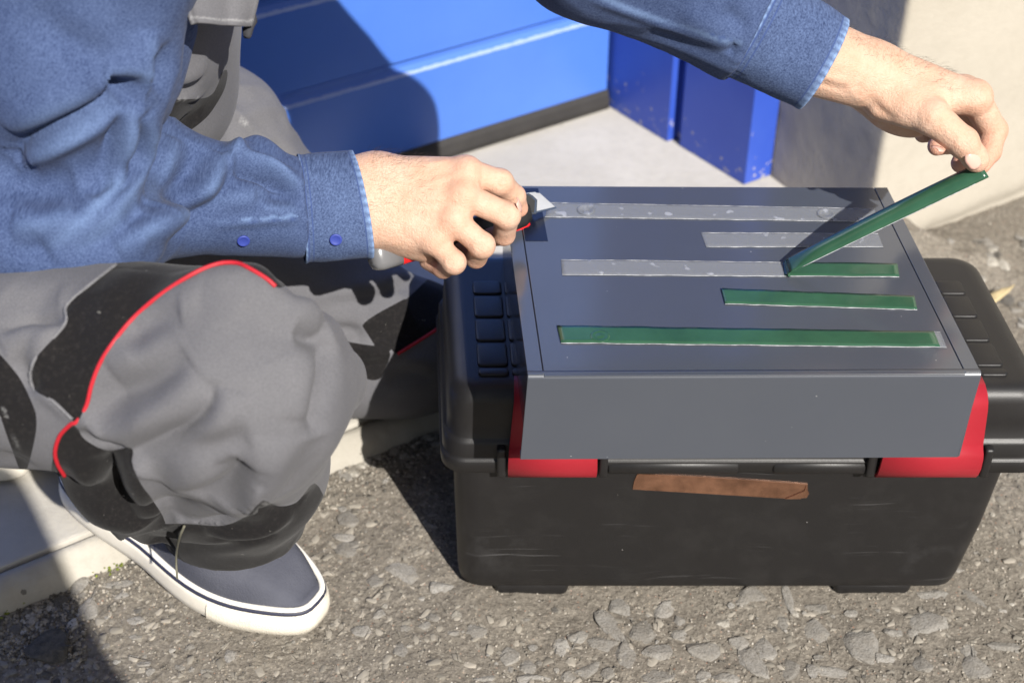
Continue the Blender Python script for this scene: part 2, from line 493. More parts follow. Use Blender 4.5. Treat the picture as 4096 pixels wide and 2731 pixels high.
def m_toolbox(name='black_toolbox_plastic', scratches=True):
    t = NT(name)
    grain = t.noise(900, 2, 0.6)
    dust = t.noise(24, 5, 0.7)
    c = t.mix(t.ramp(dust, [(0.48, 0.0), (0.8, 0.55)]), (0.0100, 0.0094, 0.0098), (0.022, 0.021, 0.021))
    rough = 0.46
    if scratches:
        # long thin scuffs: strongly stretched, warped noise
        wob = t.n('VectorMath', operation='ADD'); t.set(wob.inputs[0], t.obj()); nc_ = t.n('TexNoise'); nc_.inputs['Scale'].default_value = 5.0; t.set(nc_.inputs['Vector'], t.obj()); ms_ = t.n('VectorMath', operation='SCALE'); t.set(ms_.inputs[0], nc_.outputs['Color']); ms_.inputs['Scale'].default_value = 0.05; t.set(wob.inputs[1], ms_.outputs[0])
        wv = t.n('Mapping'); t.set(wv.inputs[0], wob.outputs[0]); wv.inputs['Scale'].default_value = (4, 4, 190); wv.inputs['Rotation'].default_value = (0, 0.06, 0)
        s1 = t.noise(1.0, 3, 0.6, wv.outputs[0], Distortion=0.6) if False else t.noise(1.0, 3, 0.6, wv.outputs[0])
        wv2 = t.n('Mapping'); t.set(wv2.inputs[0], wob.outputs[0]); wv2.inputs['Scale'].default_value = (7, 7, 330); wv2.inputs['Rotation'].default_value = (0, -0.12, 0)
        s2 = t.noise(1.0, 2, 0.5, wv2.outputs[0])
        k = t.math('MULTIPLY', t.ramp(s1, [(0.655, 0.0), (0.70, 1.0)]), t.ramp(t.noise(7, 3), [(0.45, 0.0), (0.7, 1.0)]))
        k2 = t.math('MULTIPLY', t.ramp(s2, [(0.665, 0.0), (0.71, 1.0)]), t.ramp(t.noise(11, 3), [(0.5, 0.0), (0.7, 1.0)]))
        sm = t.math('MULTIPLY', t.ramp(t.noise(9, 5, 0.75), [(0.6, 0.0), (0.8, 0.5)]), 0.5)
        kk = t.math('MAXIMUM', t.math('MAXIMUM', k, k2), sm)
        vo = t.n('TexVoronoi', feature='F1'); vo.inputs['Scale'].default_value = 110; t.set(vo.inputs['Vector'], t.obj())
        hs = t.n('SeparateColor'); t.set(hs.inputs[0], vo.outputs['Color'])
        fl = t.math('MULTIPLY', t.math('LESS_THAN', vo.outputs['Distance'], 0.07), t.math('GREATER_THAN', hs.outputs[0], 0.94))
        c = t.mix(t.math('MULTIPLY', kk, 0.6), c, (0.115, 0.115, 0.118))
        c = t.mix(t.math('MULTIPLY', fl, 0.7), c, (0.40, 0.39, 0.37))
    return t.out(c, rough, t.bump(grain, 0.22, 0.0006), Specular_IOR_Level=0.5)
def m_casing(name='grey_powder_coated_steel', r0=0.13, r1=0.19):
    t = NT(name)
    op = t.noise(260, 2, 0.5)
    vo = t.n('TexVoronoi', feature='F1'); vo.inputs['Scale'].default_value = 55; t.set(vo.inputs['Vector'], t.obj())
    hs = t.n('SeparateColor'); t.set(hs.inputs[0], vo.outputs['Color'])
    fl = t.math('MULTIPLY', t.math('LESS_THAN', vo.outputs['Distance'], 0.035), t.math('GREATER_THAN', hs.outputs[0], 0.7))
    d = t.noise(9, 4, 0.6)
    c = t.mix(t.ramp(d, [(0.4, 0.0), (0.75, 0.5)]), (0.058, 0.066, 0.083), (0.066, 0.074, 0.091))
    c = t.mix(t.math('MULTIPLY', fl, 0.7), c, (0.4, 0.4, 0.4))
    return t.out(c, t.ramp(t.noise(6, 4, 0.6), [(0.3, r0), (0.7, r1)]), t.bump(op, 0.035, 0.0006), Specular_IOR_Level=1.0)
def m_denim(name, lo, hi, scale=1.0):
    t = NT(name)
    a = t.noise(11, 4, 0.6); b = t.noise(70, 4, 0.7)
    f = t.noise(480, 3, 0.75)
    st = t.noise(1.0, 2, 0.6, t.mapv((620, 70, 620), (0.5, 0.3, 0.6)))
    k = t.math('ADD', t.math('MULTIPLY', a, 0.20), t.math('ADD', t.math('MULTIPLY', b, 0.16), t.math('ADD', t.math('MULTIPLY', f, 0.24), t.math('MULTIPLY', st, 0.60))))
    c = t.ramp(k, [(0.40, lo), (0.60, tuple((x + y) / 2 for x, y in zip(lo, hi))), (0.80, hi)])
    wear = t.attr('wear')
    c = t.mix(t.math('MULTIPLY', wear, t.math('ADD', 0.35, f)), c, (0.24, 0.36, 0.60))
    st_ = t.attr('stitch')
    c = t.mix(st_, c, (0.035, 0.06, 0.17))
    return t.out(c, 0.88, t.bump(t.math('ADD', t.math('MULTIPLY', f, 0.4), st), 0.20, 0.0005), Specular_IOR_Level=0.2, Sheen_Weight=0.03, Sheen_Roughness=0.5)
def m_work(name='grey_and_black_work_cloth'):
    """panel > 0: black; seam: light stitching; otherwise grey twill"""
    t = NT(name)
    a = t.noise(14, 4, 0.6); f = t.noise(520, 3, 0.7)
    tw = t.noise(1.0, 1, 0.5, t.mapv((1500, 260, 1500), (0.4, 0.7, 0.2)))
    g = t.mix(t.ramp(a, [(0.35, 0.0), (0.75, 1.0)]), (0.118, 0.117, 0.128), (0.150, 0.148, 0.157))
    g = t.mix(t.ramp(t.math('ADD', t.math('MULTIPLY', f, 0.5), t.math('MULTIPLY', tw, 0.5)), [(0.35, 0.55), (0.65, 0.0)]), g, (0.074, 0.074, 0.081))
    k = t.mix(t.ramp(t.noise(240, 4, 0.8), [(0.5, 0.0), (0.8, 0.9)]), (0.0075, 0.0068, 0.0072), (0.026, 0.023, 0.022))
    lint = t.ramp(t.noise(150, 2, 0.5), [(0.735, 0.0), (0.76, 1.0)])
    k = t.mix(t.math('MULTIPLY', lint, 0.35), k, (0.30, 0.29, 0.26))
    c = t.mix(t.math('GREATER_THAN', t.attr('panel'), 0.0), g, k)
    dash = t.math('GREATER_THAN', t.noise(520, 0, 0.5), 0.45)
    c = t.mix(t.math('MULTIPLY', t.attr('seam'), t.math('ADD', 0.18, t.math('MULTIPLY', dash, 0.25))), c, (0.42, 0.42, 0.42))
    c = t.mix(t.attr('dark'), c, (0.03, 0.03, 0.033))
    return t.out(c, 0.9, t.bump(t.math('ADD', f, tw), 0.3, 0.0006), Specular_IOR_Level=0.2, Sheen_Weight=0.05)
def m_skin():
    t = NT('skin')
    a = t.noise(32, 4, 0.6); b = t.noise(130, 4, 0.65); p = t.noise(900, 3, 0.6)
    c = t.mix(t.ramp(a, [(0.35, 0.0), (0.7, 1.0)]), (0.525, 0.330, 0.232), (0.585, 0.395, 0.295))
    c = t.mix(t.ramp(b, [(0.45, 0.0), (0.75, 0.45)]), c, (0.52, 0.25, 0.165))
    c = t.mix(t.math('MULTIPLY', t.attr('red'), 0.5), c, (0.60, 0.215, 0.14))
    c = t.mix(t.math('MULTIPLY', t.attr('hairy'), t.ramp(t.noise(1.0, 2, 0.6, t.mapv((700, 90, 700), (0.2, 0.1, 0.5))), [(0.50, 0.0), (0.60, 0.65)])), c, (0.20, 0.105, 0.06))
    nl = t.attr('nail')
    nm = t.ramp(nl, [(0.45, 0.0), (0.55, 1.0)])
    c = t.mix(nm, c, (0.70, 0.42, 0.36))
    cr = t.noise(1.0, 3, 0.6, t.mapv((420, 900, 420), (0.1, 0.4, 0.9)))
    hgt = t.math('ADD', t.math('MULTIPLY', p, 0.5), t.math('ADD', cr, b))
    t.b.subsurface_method = 'RANDOM_WALK'
    return t.out(c, t.math('SUBTRACT', 0.5, t.math('MULTIPLY', nm, 0.25)), t.bump(hgt, 0.75, 0.0012), Subsurface_Weight=0.06, Subsurface_Scale=0.006, Subsurface_Radius=(1.0, 0.35, 0.18), Specular_IOR_Level=0.35)
def m_gel():
    t = NT('clear_adhesive_gel')
    b = t.noise(85, 1, 0.4); h = t.noise(300, 2)
    mk = t.ramp(b, [(0.66, 0.0), (0.74, 1.0)])
    c = t.mix(mk, (0.31, 0.325, 0.35), (0.44, 0.46, 0.51))
    a = t.math('ADD', 0.34, t.math('MULTIPLY', mk, 0.20))
    return t.out(c, 0.28, t.bump(h, 0.25, 0.001), Alpha=a, Specular_IOR_Level=0.6)

M = dict(
    ground=m_ground(), stone=m_stone(), pale=m_stone('pale_pebble', (0.30, 0.28, 0.24), (0.55, 0.52, 0.46)),
    darkstone=m_stone('dark_pebble', (0.055, 0.053, 0.05), (0.13, 0.125, 0.118)),
    slab=m_concrete('slab_concrete', (0.49, 0.465, 0.415), (0.32, 0.30, 0.26), 0.6),
    kerb=m_concrete('kerb_concrete', (0.44, 0.415, 0.365), (0.24, 0.22, 0.18), 0.8),
    wall=m_concrete('wall_render', (0.43, 0.395, 0.335), (0.34, 0.31, 0.255), 0.6, False),
    reveal=m_concrete('wall_reveal_render', (0.50, 0.465, 0.40), (0.36, 0.33, 0.28), 0.7, False),
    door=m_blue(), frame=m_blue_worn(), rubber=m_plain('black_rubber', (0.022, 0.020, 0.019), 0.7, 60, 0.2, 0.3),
    body=m_toolbox(), lid=m_toolbox('black_lid_plastic', False), latch=m_plain('red_latch_plastic', (0.29, 0.012, 0.022), 0.42, 500, 0.1, 0.06),
    casing=m_casing(), bend=m_casing('grey_bent_steel', 0.34, 0.38), patch=m_plain('dark_navy_film', (0.008, 0.010, 0.020), 0.25, 0, 0, 0),
    gel=m_gel(), geledge=m_plain('gel_edge', (0.42, 0.43, 0.45), 0.35, 700, 0.5, 0.5, 160), green=m_plain('green_liner_film', (0.028, 0.085, 0.048), 0.18, 90, 0.06, 0.15, 30, Specular_IOR_Level=0.5),
    copper=m_plain('copper_tape', (0.56, 0.31, 0.21), 0.20, 60, 0.35, 0.35, 45, Metallic=0.95),
    denim=m_denim('denim', (0.020, 0.034, 0.090), (0.078, 0.114, 0.224)),
    cuff=m_denim('cuff_denim', (0.015, 0.026, 0.072), (0.094, 0.138, 0.262)),
    work=m_work(), skin=m_skin(), piping=m_plain('red_piping', (0.43, 0.010, 0.020), 0.6, 300, 0.2),
    button=m_plain('blue_button', (0.030, 0.050, 0.27), 0.5),
    shoecloth=m_plain('slate_canvas', (0.072, 0.078, 0.108), 0.85, 700, 0.3, 0.12, 60),
    shoeside=m_plain('grey_suede', (0.19, 0.165, 0.145), 0.9, 500, 0.3, 0.15, 40),
    solew=m_plain('off_white_rubber', (0.70, 0.655, 0.565), 0.62, 500, 0.15, 0.08, 25),
    soles=m_plain('white_stripe', (0.78, 0.75, 0.68), 0.6), navy=m_plain('navy_stripe', (0.020, 0.022, 0.045), 0.6),
    cord=m_plain('olive_cord', (0.12, 0.115, 0.085), 0.8),
    steel=m_plain('blade_steel', (0.40, 0.41, 0.44), 0.42, 90, 0.15, 0.12, 60, Metallic=0.6), chrome=m_plain('polished_chrome', (0.35, 0.36, 0.40), 0.10, 0, 0, 0, Metallic=1.0),
    kgrey=m_plain('grey_knife_plastic', (0.13, 0.13, 0.135), 0.25), kred=m_plain('red_knife_plastic', (0.62, 0.012, 0.015), 0.35),
    kblack=m_plain('black_knife_plastic', (0.012, 0.012, 0.013), 0.45),
    leaf=m_plain('dry_leaf', (0.50, 0.40, 0.22), 0.8, 120, 0.3, 0.25, 40), moss=m_plain('moss', (0.17, 0.20, 0.03), 0.95, 300, 0.8, 0.5, 60),
    dark=m_plain('dark_cloth', (0.03, 0.03, 0.035), 0.9), hair=m_plain('dark_hair', (0.03, 0.018, 0.012), 0.5),
    nail=m_plain('finger_nail', (0.60, 0.36, 0.295), 0.32, 0, 0, 0, Specular_IOR_Level=0.6),
)
#@@SETTING
# ------------------------------------------------------------------ the setting
G0 = np.array([-0.556, 1.084]); GD = nrm([0.838, 0.545]); GN = np.array([GD[1], -GD[0]])
C0 = np.array([0.159, 2.10]); DD = np.array([0.852, 0.523]); DN = np.array([0.523, -0.852])
SLAB_Z = 0.035
def slab_side(x, y):                       # > 0 on the asphalt side of the kerb
    return (x - G0[0]) * GN[0] + (y - G0[1]) * GN[1]
def heap(x, y):
    return 0.062 * np.exp(-(((x - 0.545) / 0.075) ** 2 + ((y - 1.70) / 0.075) ** 2)) + 0.02 * np.exp(-(((x - 0.66) / 0.05) ** 2 + ((y - 1.70) / 0.06) ** 2))
def ground_z(x, y):
    P = np.stack([x, y, np.zeros_like(x)], -1)
    z = 0.0035 * vnoise(P, 11, 1) + 0.0016 * vnoise(P, 47, 2) + 0.0015 * np.abs(vnoise(P, 120, 3)) + 0.0008 * vnoise(P, 260, 4)
    return z + heap(x, y) * (1 + 0.25 * vnoise(P, 40, 5))
def axis(lo, hi, st, far):
    a = np.arange(lo, hi, st)
    L = lo - np.geomspace(st, far, 40)[::-1]; R = a[-1] + np.geomspace(st, far, 40)
    return np.concatenate([L, a, R])
xs = axis(-0.80, 1.0, 0.0042, 80); ys = axis(0.72, 1.9, 0.0042, 80)
X, Y = np.meshgrid(xs, ys, indexing='ij')
Zg = ground_z(X, Y) * np.exp(-np.maximum(0, np.hypot(X, Y - 1.2) - 2) ** 2)
gm = mesh_np('ground', np.stack([X, Y, Zg], -1).reshape(-1, 3), grid_quads(len(xs), len(ys))[:, ::-1][:, ::-1])
ground = props(link('ground', gm, M['ground']), kind='structure')
if np.mean(np.array([p.normal[2] for p in gm.polygons[:50]])) < 0:
    gm.flip_normals()

def hull_mesh(name, n, flat, seed):
    r = np.random.default_rng(seed)
    bm = bmesh.new()
    p = r.normal(size=(n, 3)); p /= np.linalg.norm(p, axis=1)[:, None]
    p *= r.uniform(0.78, 1.08, (n, 1)) * np.array([1, r.uniform(0.7, 1), flat])
    p[:, 2] = np.minimum(p[:, 2], flat * 0.62)
    for q in p: bm.verts.new(Vector(q))
    res = bmesh.ops.convex_hull(bm, input=bm.verts)
    for v in [v for v in bm.verts if not v.link_faces]: bm.verts.remove(v)
    bmesh.ops.bevel(bm, geom=list(bm.edges), offset=0.06, segments=1, affect='EDGES')
    return bm_mesh(name, bm)
stone_me = {}
for key in ('stone', 'pale', 'darkstone'):
    stone_me[key] = [hull_mesh('stone', 15, 0.55, 40 + i) for i in range(9)]
    for m_ in stone_me[key]: m_.materials.append(M[key])
n_stone = 0
def stone(u, v, w, h, rot=None, key='stone', up=0.25, x=None, y=None, z0=None):
    """embedded stone, w and h are its seen width and height in the photograph"""
    global n_stone
    p = onz(u, v, 0.0) if x is None else np.array([x, y, 0])
    t = np.linalg.norm(p - CAM)
    rx = 0.5 * w * t / F; ry = 0.5 * h * t / F / 0.72
    me = random.choice(stone_me[key])
    o = bpy.data.objects.new('stone', me); COL.objects.link(o); o.parent = ground
    a = random.uniform(-0.25, 0.25) if rot is None else rot
    if random.random() < 0.5: a += math.pi
    r = min(rx, ry)
    zz = float(ground_z(np.array([p[0]]), np.array([p[1]]))[0]) if z0 is None else z0
    zs = r * random.uniform(0.7, 1.0)
    o.scale = (rx * 1.42, ry * 1.45, zs)
    o.location = (p[0], p[1], zz - zs * 0.24 + 0.0008 + up * 0.45 * zs)
    o.rotation_euler = (random.uniform(-0.12, 0.12), random.uniform(-0.12, 0.12), a)
    n_stone += 1
big = [(80,70,90,70,0),(290,165,150,45,-.45),(400,210,80,50,0),(960,340,62,100,.5),(1010,270,90,50,0),(1140,305,100,90,0),(1090,365,110,60,-.2),(940,402,110,45,-.2),
 (840,375,80,40,0),(795,415,50,60,0),(1120,440,90,70,0),(1015,445,60,80,0),(1260,422,140,70,-.2),(1190,375,50,40,0),(1390,402,60,34,0),(1440,470,70,110,.4),(1480,420,70,60,0),
 (1572,490,70,80,0),(1710,485,110,50,-.2),(1640,270,80,60,0),(1557,250,30,80,0),(1425,250,100,70,0),(1660,360,105,60,-.2),(1810,410,110,110,0),(2045,335,150,90,-.2),(2050,230,130,75,0),
 (690,470,60,40,0),(620,440,60,50,0),(500,360,80,34,0),(890,480,90,44,.3),(700,512,100,40,0),(530,512,80,36,0),(810,515,60,44,0),(1910,360,50,40,0),(2190,480,90,60,0),(2285,412,90,36,-.1),
 (170,185,50,40,0),(65,40,70,30,0),(260,420,50,40,0),(1350,520,80,30,0),(1640,492,36,40,0),(1890,450,60,50,0),(2010,470,60,40,0),(1980,365,40,30,0),(2170,425,50,40,0),(1120,515,100,40,0),(1280,515,60,40,0),
 (2180,245,30,60,.6),(1190,330,40,30,0),(1530,330,50,40,0),(1770,300,40,30,0),(120,355,60,40,0),(330,335,50,30,0),(180,300,40,30,0),(2130,150,40,30,0)]
for (x, y, w_, h_, r_) in big:
    stone(325 + x * .2972, 525 + y * .2972, w_ * .2972, h_ * .2972, r_, up=random.uniform(0.0, 0.35))
stone(325 + 1335 * .2972, 525 + 335 * .2972, 12, 11, 0, 'pale'); stone(325 + 445 * .2972, 525 + 305 * .2972, 11, 8, 0, 'pale', 0.1)
left = [(310,1240,220,150,.1,'darkstone',.8),(560,1000,115,100,0,'stone',.5),(470,845,135,95,0,'stone',.4),(285,1405,75,65,0,'darkstone',.6),(60,965,230,70,.25,'stone',.5),(455,1095,58,55,0,'pale',.8),
 (2190,425,130,100,0,'stone',.2),(2230,570,120,70,0,'stone',.2),(380,945,75,60,0,'darkstone',.7),(100,1125,70,55,0,'darkstone',.6),(320,990,44,60,.2,'pale',.7),(285,900,46,46,0,'pale',.7),(85,1020,44,40,0,'pale',.7),
 (30,1060,60,50,0,'darkstone',.6),(180,1010,44,46,0,'darkstone',.7),(200,1060,44,70,.3,'pale',.6),(235,1100,50,34,0,'pale',.6),(400,1050,32,30,0,'pale',.7),(60,1230,30,26,0,'pale',.7),(490,1215,34,30,0,'pale',.6),
 (150,1140,36,36,0,'pale',.7),(170,1065,30,50,0,'pale',.7),(330,1060,40,36,0,'darkstone',.7),(250,1010,36,30,0,'pale',.5),(420,1080,50,30,0,'darkstone',.6),(350,1130,26,24,0,'pale',.6),(110,1180,30,24,0,'stone',.6),
 (20,1300,60,50,0,'darkstone',.5),(60,1400,90,40,0,'stone',.3),(150,1330,40,30,0,'stone',.4),(230,1180,40,30,0,'darkstone',.5),(500,905,60,44,0,'stone',.5),(700,840,240,50,0,'stone',.1),(760,915,90,40,0,'stone',.2),
 (850,1065,100,40,0,'stone',.1),(660,1230,60,36,0,'stone',.2),(730,1325,40,24,0,'pale',.4),(850,1170,70,26,0,'stone',.2),(640,1295,50,30,0,'stone',.2),(1080,1255,34,30,0,'pale',.3),(1430,1290,90,60,0,'stone',.1),(1190,1235,60,40,0,'stone',.1),
 (900,1340,80,50,0,'stone',.1),(590,770,60,40,0,'stone',.4),(840,1290,60,30,0,'stone',.1),(1130,1360,60,30,0,'stone',.1),(1300,1380,70,40,0,'stone',.1),(230,1275,60,40,0,'stone',.3)]
for (x, y, w_, h_, r_, k_, up_) in left:
    stone(x * .1594, 450 + y * .1594, w_ * .1594, h_ * .1594, r_, k_, up_)
# crumbled edge of the kerb and the shaded strip beside the tool box
for i in range(46):
    s = 0.28 + 0.30 * random.random(); o_ = 0.036 + abs(random.gauss(0, 0.017))
    x, y = G0 + GD * s + GN * o_
    sz = random.uniform(3, 9) if o_ < 0.06 else random.uniform(2, 6)
    stone(0, 0, sz * 1.2, sz, None, 'pale' if random.random() < 0.75 else 'stone', 0.6, x, y)
# rubble by the wall on the right
for i in range(40):
    u = random.uniform(930, 1030); v = random.uniform(236, 330)
    if u < 960 and v > 262: continue
    p = onz(u, v, 0.0)
    if np.dot(p[:2] - np.array([0.50, 1.679]), DN) < 0.02: continue
    stone(0, 0, random.uniform(5, 17), random.uniform(4, 12), None, random.choice(['stone', 'stone', 'darkstone', 'pale']), 0.7, p[0], p[1])
while n_stone < 292:
    u = random.uniform(-5, 1030); v = random.uniform(420, 690)
    p = onz(u, v, 0.0)
    if slab_side(p[0], p[1]) < 0.05: continue
    if -0.09 < p[0] < 0.52 and 1.06 < p[1] < 1.36: continue
    sz = min(9, 2.2 + random.expovariate(0.55))
    stone(0, 0, sz * 1.3, sz, None, random.choices(['stone', 'pale', 'darkstone'], [7, 2, 1])[0], random.uniform(0, 0.5), p[0], p[1])
# fine grit: one mesh
gv, gq = [], []
oct_ = np.array([[1, 0, 0], [0, 1, 0], [-1, 0, 0], [0, -1, 0], [0, 0, 0.8], [0, 0, -0.8]])
octf = np.array([[0, 1, 4], [1, 2, 4], [2, 3, 4], [3, 0, 4], [1, 0, 5], [2, 1, 5], [3, 2, 5], [0, 3, 5]])
pts = []
for i in range(9000):
    u = random.uniform(-20, 1040); v = random.uniform(215, 700)
    p = onz(u, v, 0.0); ss = slab_side(p[0], p[1])
    if ss < 0.03: continue
    if -0.07 < p[0] < 0.5 and 1.08 < p[1] < 1.32: continue
    pts.append((p[0], p[1], random.uniform(0.0006, 0.0019)))
for i in range(2600):                       # gathers along the kerb
    s = random.uniform(-0.25, 0.75); o_ = 0.033 + abs(random.gauss(0, 0.03))
    x, y = G0 + GD * s + GN * o_
    pts.append((x, y, random.uniform(0.0008, 0.0030)))
for i in range(1500):
    p = onz(random.uniform(0, 85), random.uniform(585, 660), 0.0)
    if slab_side(p[0], p[1]) > 0.034: pts.append((p[0], p[1], random.uniform(0.0009, 0.0034)))
pts = np.array(pts)
gz = ground_z(pts[:, 0], pts[:, 1])
V = []; Fq = []
for k, (x, y, r) in enumerate(pts):
    R3 = oct_ * r * rng.uniform(0.7, 1.35, (6, 1))
    a = rng.uniform(0, 6.28); c, s = math.cos(a), math.sin(a)
    q = R3.copy(); q[:, 0] = c * R3[:, 0] - s * R3[:, 1]; q[:, 1] = s * R3[:, 0] + c * R3[:, 1]
    V.append(q + np.array([x, y, gz[k] + r * 0.25])); Fq.append(octf + 6 * k)
tone = [np.repeat(rng.random(len(pts)), 6)]
# small broken stones set flush in the asphalt
hs_ = []
for i in range(6):
    hm = hull_mesh('h', 11, 0.5, 90 + i); bm = bmesh.new(); bm.from_mesh(hm); bmesh.ops.triangulate(bm, faces=bm.faces)
    bm.verts.ensure_lookup_table(); hs_.append((np.array([v.co[:] for v in bm.verts]), np.array([[v.index for v in f.verts] for f in bm.faces]))); bm.free(); bpy.data.meshes.remove(hm)
base = 6 * len(pts); cnt = 0
while cnt < 1500:
    p = onz(random.uniform(-15, 1035), random.uniform(400, 695), 0.0)
    if slab_side(p[0], p[1]) < 0.05 or (-0.09 < p[0] < 0.52 and 1.06 < p[1] < 1.36): continue
    r = 0.0018 + random.expovariate(420); r = min(r, 0.008)
    hv_, hf_ = hs_[cnt % 6]
    a = random.uniform(0, 6.28); c, s = math.cos(a), math.sin(a)
    q = hv_ * [r * 1.25, r * 0.95, r * 0.8]
    q = np.stack([c * q[:, 0] - s * q[:, 1], s * q[:, 0] + c * q[:, 1], q[:, 2]], -1)
    zz = float(ground_z(np.array([p[0]]), np.array([p[1]]))[0])
    V.append(q + [p[0], p[1], zz - r * 0.08]); Fq.append(hf_ + base); base += len(hv_)
    tone.append(np.full(len(hv_), random.uniform(0.35, 0.85))); cnt += 1
me = mesh_np('gravel', np.vstack(V), np.vstack(Fq))
attr(me, 'tone', np.concatenate(tone))
t = NT('mixed_grit')
M['grit'] = t.out(t.ramp(t.attr('tone'), [(0.0, (0.07, 0.065, 0.058)), (0.35, (0.16, 0.145, 0.12)), (0.7, (0.27, 0.245, 0.205)), (0.93, (0.34, 0.305, 0.255)), (1.0, (0.46, 0.43, 0.38))]), 0.9)
grit = link('gravel', me, M['grit'], ground, smooth=False); props(grit, kind='stuff')

# concrete apron and its kerb
def P2(q, z): return (float(q[0]), float(q[1]), z)
sl = [G0 - GD * 2.0, G0 + GD * 1.22, np.array([0.62, 2.2]), C0 + DD * 0.3 - DN * 0.4, C0 - DD * 3.0 - DN * 0.4]
me = prism_mesh('pavement', [P2(q, SLAB_Z) for q in sl], (0, 0, -0.2), 0.004, 2)
slab = props(link('pavement', me, M['slab'], smooth=False), kind='structure')
ss = np.arange(-0.9, 1.22, 0.006)
prof = [(0.004, 0.010), (0.005, SLAB_Z - 0.004), (0.009, SLAB_Z - 0.001), (0.017, SLAB_Z - 0.003), (0.026, SLAB_Z - 0.009), (0.031, SLAB_Z - 0.018), (0.034, SLAB_Z - 0.028), (0.037, -0.004), (0.038, -0.03)]
R = []
for (o_, z_) in prof:
    P = np.stack([G0[0] + GD[0] * ss + GN[0] * o_, G0[1] + GD[1] * ss + GN[1] * o_, np.full(len(ss), z_)], -1)
    k = min(1, max(0, (o_ - 0.006) / 0.02))
    d = (0.0035 * vnoise(P, 22, 8) + 0.0035 * vnoise(P, 75, 9)) * k
    P[:, 0] += GN[0] * d; P[:, 1] += GN[1] * d; P[:, 2] += 0.6 * d
    R.append(P)
me = mesh_np('kerb', np.vstack(R), grid_quads(len(prof), len(ss)))
kerb = props(link('kerb', me, M['kerb']), kind='structure')
# moss in the angle between kerb and asphalt
V, Fq = [], []
mp = []
for s, n_ in ((-0.03, 26), (0.105, 18)):
    for i in range(n_):
        q = G0 + GD * (s + random.gauss(0, 0.014)) + GN * (0.036 + random.gauss(0, 0.003)); mp.append((q[0], q[1]))
for k, (x, y) in enumerate(mp):
    r = random.uniform(0.0012, 0.0032)
    V.append(oct_ * r * rng.uniform(0.6, 1.3, (6, 1)) + np.array([x, y, random.uniform(0.001, 0.009)])); Fq.append(octf + 6 * k)
props(link('moss', mesh_np('moss', np.vstack(V), np.vstack(Fq)), M['moss'], smooth=False), 'yellow green moss growing along the foot of the kerb', 'moss', None, 'stuff')

# garage door
door = empty('garage_door', P2(C0, 0), 'blue ribbed sectional garage door with a black rubber bottom seal', 'garage door')
def door_pt(s, o, z):
    q = C0 - DD * s + DN * o; return (q[0], q[1], z)
def door_strip(name, profile, s0, s1, m):
    n = len(profile)
    r0 = [door_pt(s0, o, z) for o, z in profile]; r1 = [door_pt(s1, o, z) for o, z in profile]
    return link(name, loft_rings(name, [r0, r1]), m, door, smooth=False)
for k in range(14):
    b = 0.0705 + 0.145 * k if k else 0.0665
    t_ = 0.0705 + 0.145 * (k + 1)
    arc = []
    for a in np.linspace(0, 58, 6):
        a = math.radians(a); arc.append((-0.007 * (1 - math.cos(a)), t_ - 0.0235 + 0.007 * math.sin(a)))
    profile = [(-0.035, b + 0.001), (-0.002, b + 0.001), (0.0, b + 0.003)] + arc + [(-0.0085, t_ - 0.0115), (-0.0085, t_ - 0.0035), (-0.0100, t_ - 0.0025), (-0.035, t_ - 0.0025)]
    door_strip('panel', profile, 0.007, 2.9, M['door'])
door_strip('gap_backing', [(-0.05, 0.05), (-0.028, 0.05), (-0.028, 2.1), (-0.05, 2.1)], 0.001, 2.9, M['rubber'])
door_strip('seal', [(-0.03, SLAB_Z - 0.003), (0.004, SLAB_Z - 0.003), (0.006, SLAB_Z + 0.010), (0.003, SLAB_Z + 0.024), (-0.001, 0.068), (-0.03, 0.068)], 0.004, 2.9, M['rubber'])

# steel frame beside the door
JD = nrm([0.60, -0.80]); JM = np.array([JD[1], -JD[0]])          # JM points to the left, into the opening
frame = empty('door_frame', P2(C0 + JD * 0.15, 0), 'worn blue steel door frame with chipped paint standing against the concrete wall', 'door frame')
def plan_prism(name, poly, z0, z1, m, parent, bevel=0.0):
    return link(name, prism_mesh(name, [P2(q, z0) for q in poly], (0, 0, z1 - z0), bevel, 2), m, parent, smooth=False)
K0 = C0 + JD * 0.004
plan_prism('jamb_plate', [K0 - JD * 0.05, K0 + JD * 0.138, K0 + JD * 0.138 - JM * 0.03, K0 - JD * 0.05 - JM * 0.03], 0.036, 2.2, M['frame'], frame, 0.0012)
plan_prism('guide_channel', [K0 + JD * 0.134 - JM * 0.020, K0 + JD * 0.160 - JM * 0.020, K0 + JD * 0.160 - JM * 0.034, K0 + JD * 0.134 - JM * 0.034], 0.036, 2.2, M['frame'], frame, 0.001)
plan_prism('jamb_plate', [K0 + JD * 0.158 - JM * 0.008, K0 + JD * 0.302 - JM * 0.008, K0 + JD * 0.302 - JM * 0.028, K0 + JD * 0.158 - JM * 0.028], 0.036, 2.2, M['frame'], frame, 0.0012)
PB = K0 + JD * 0.302 - JM * 0.008
plan_prism('front_trim', [PB + DN * 0.001, PB + DD * 0.050 + DN * 0.001, PB + DD * 0.050 - DN * 0.03, PB - DN * 0.03 + DD * 0.004], 0.037, 2.2, M['frame'], frame, 0.002)

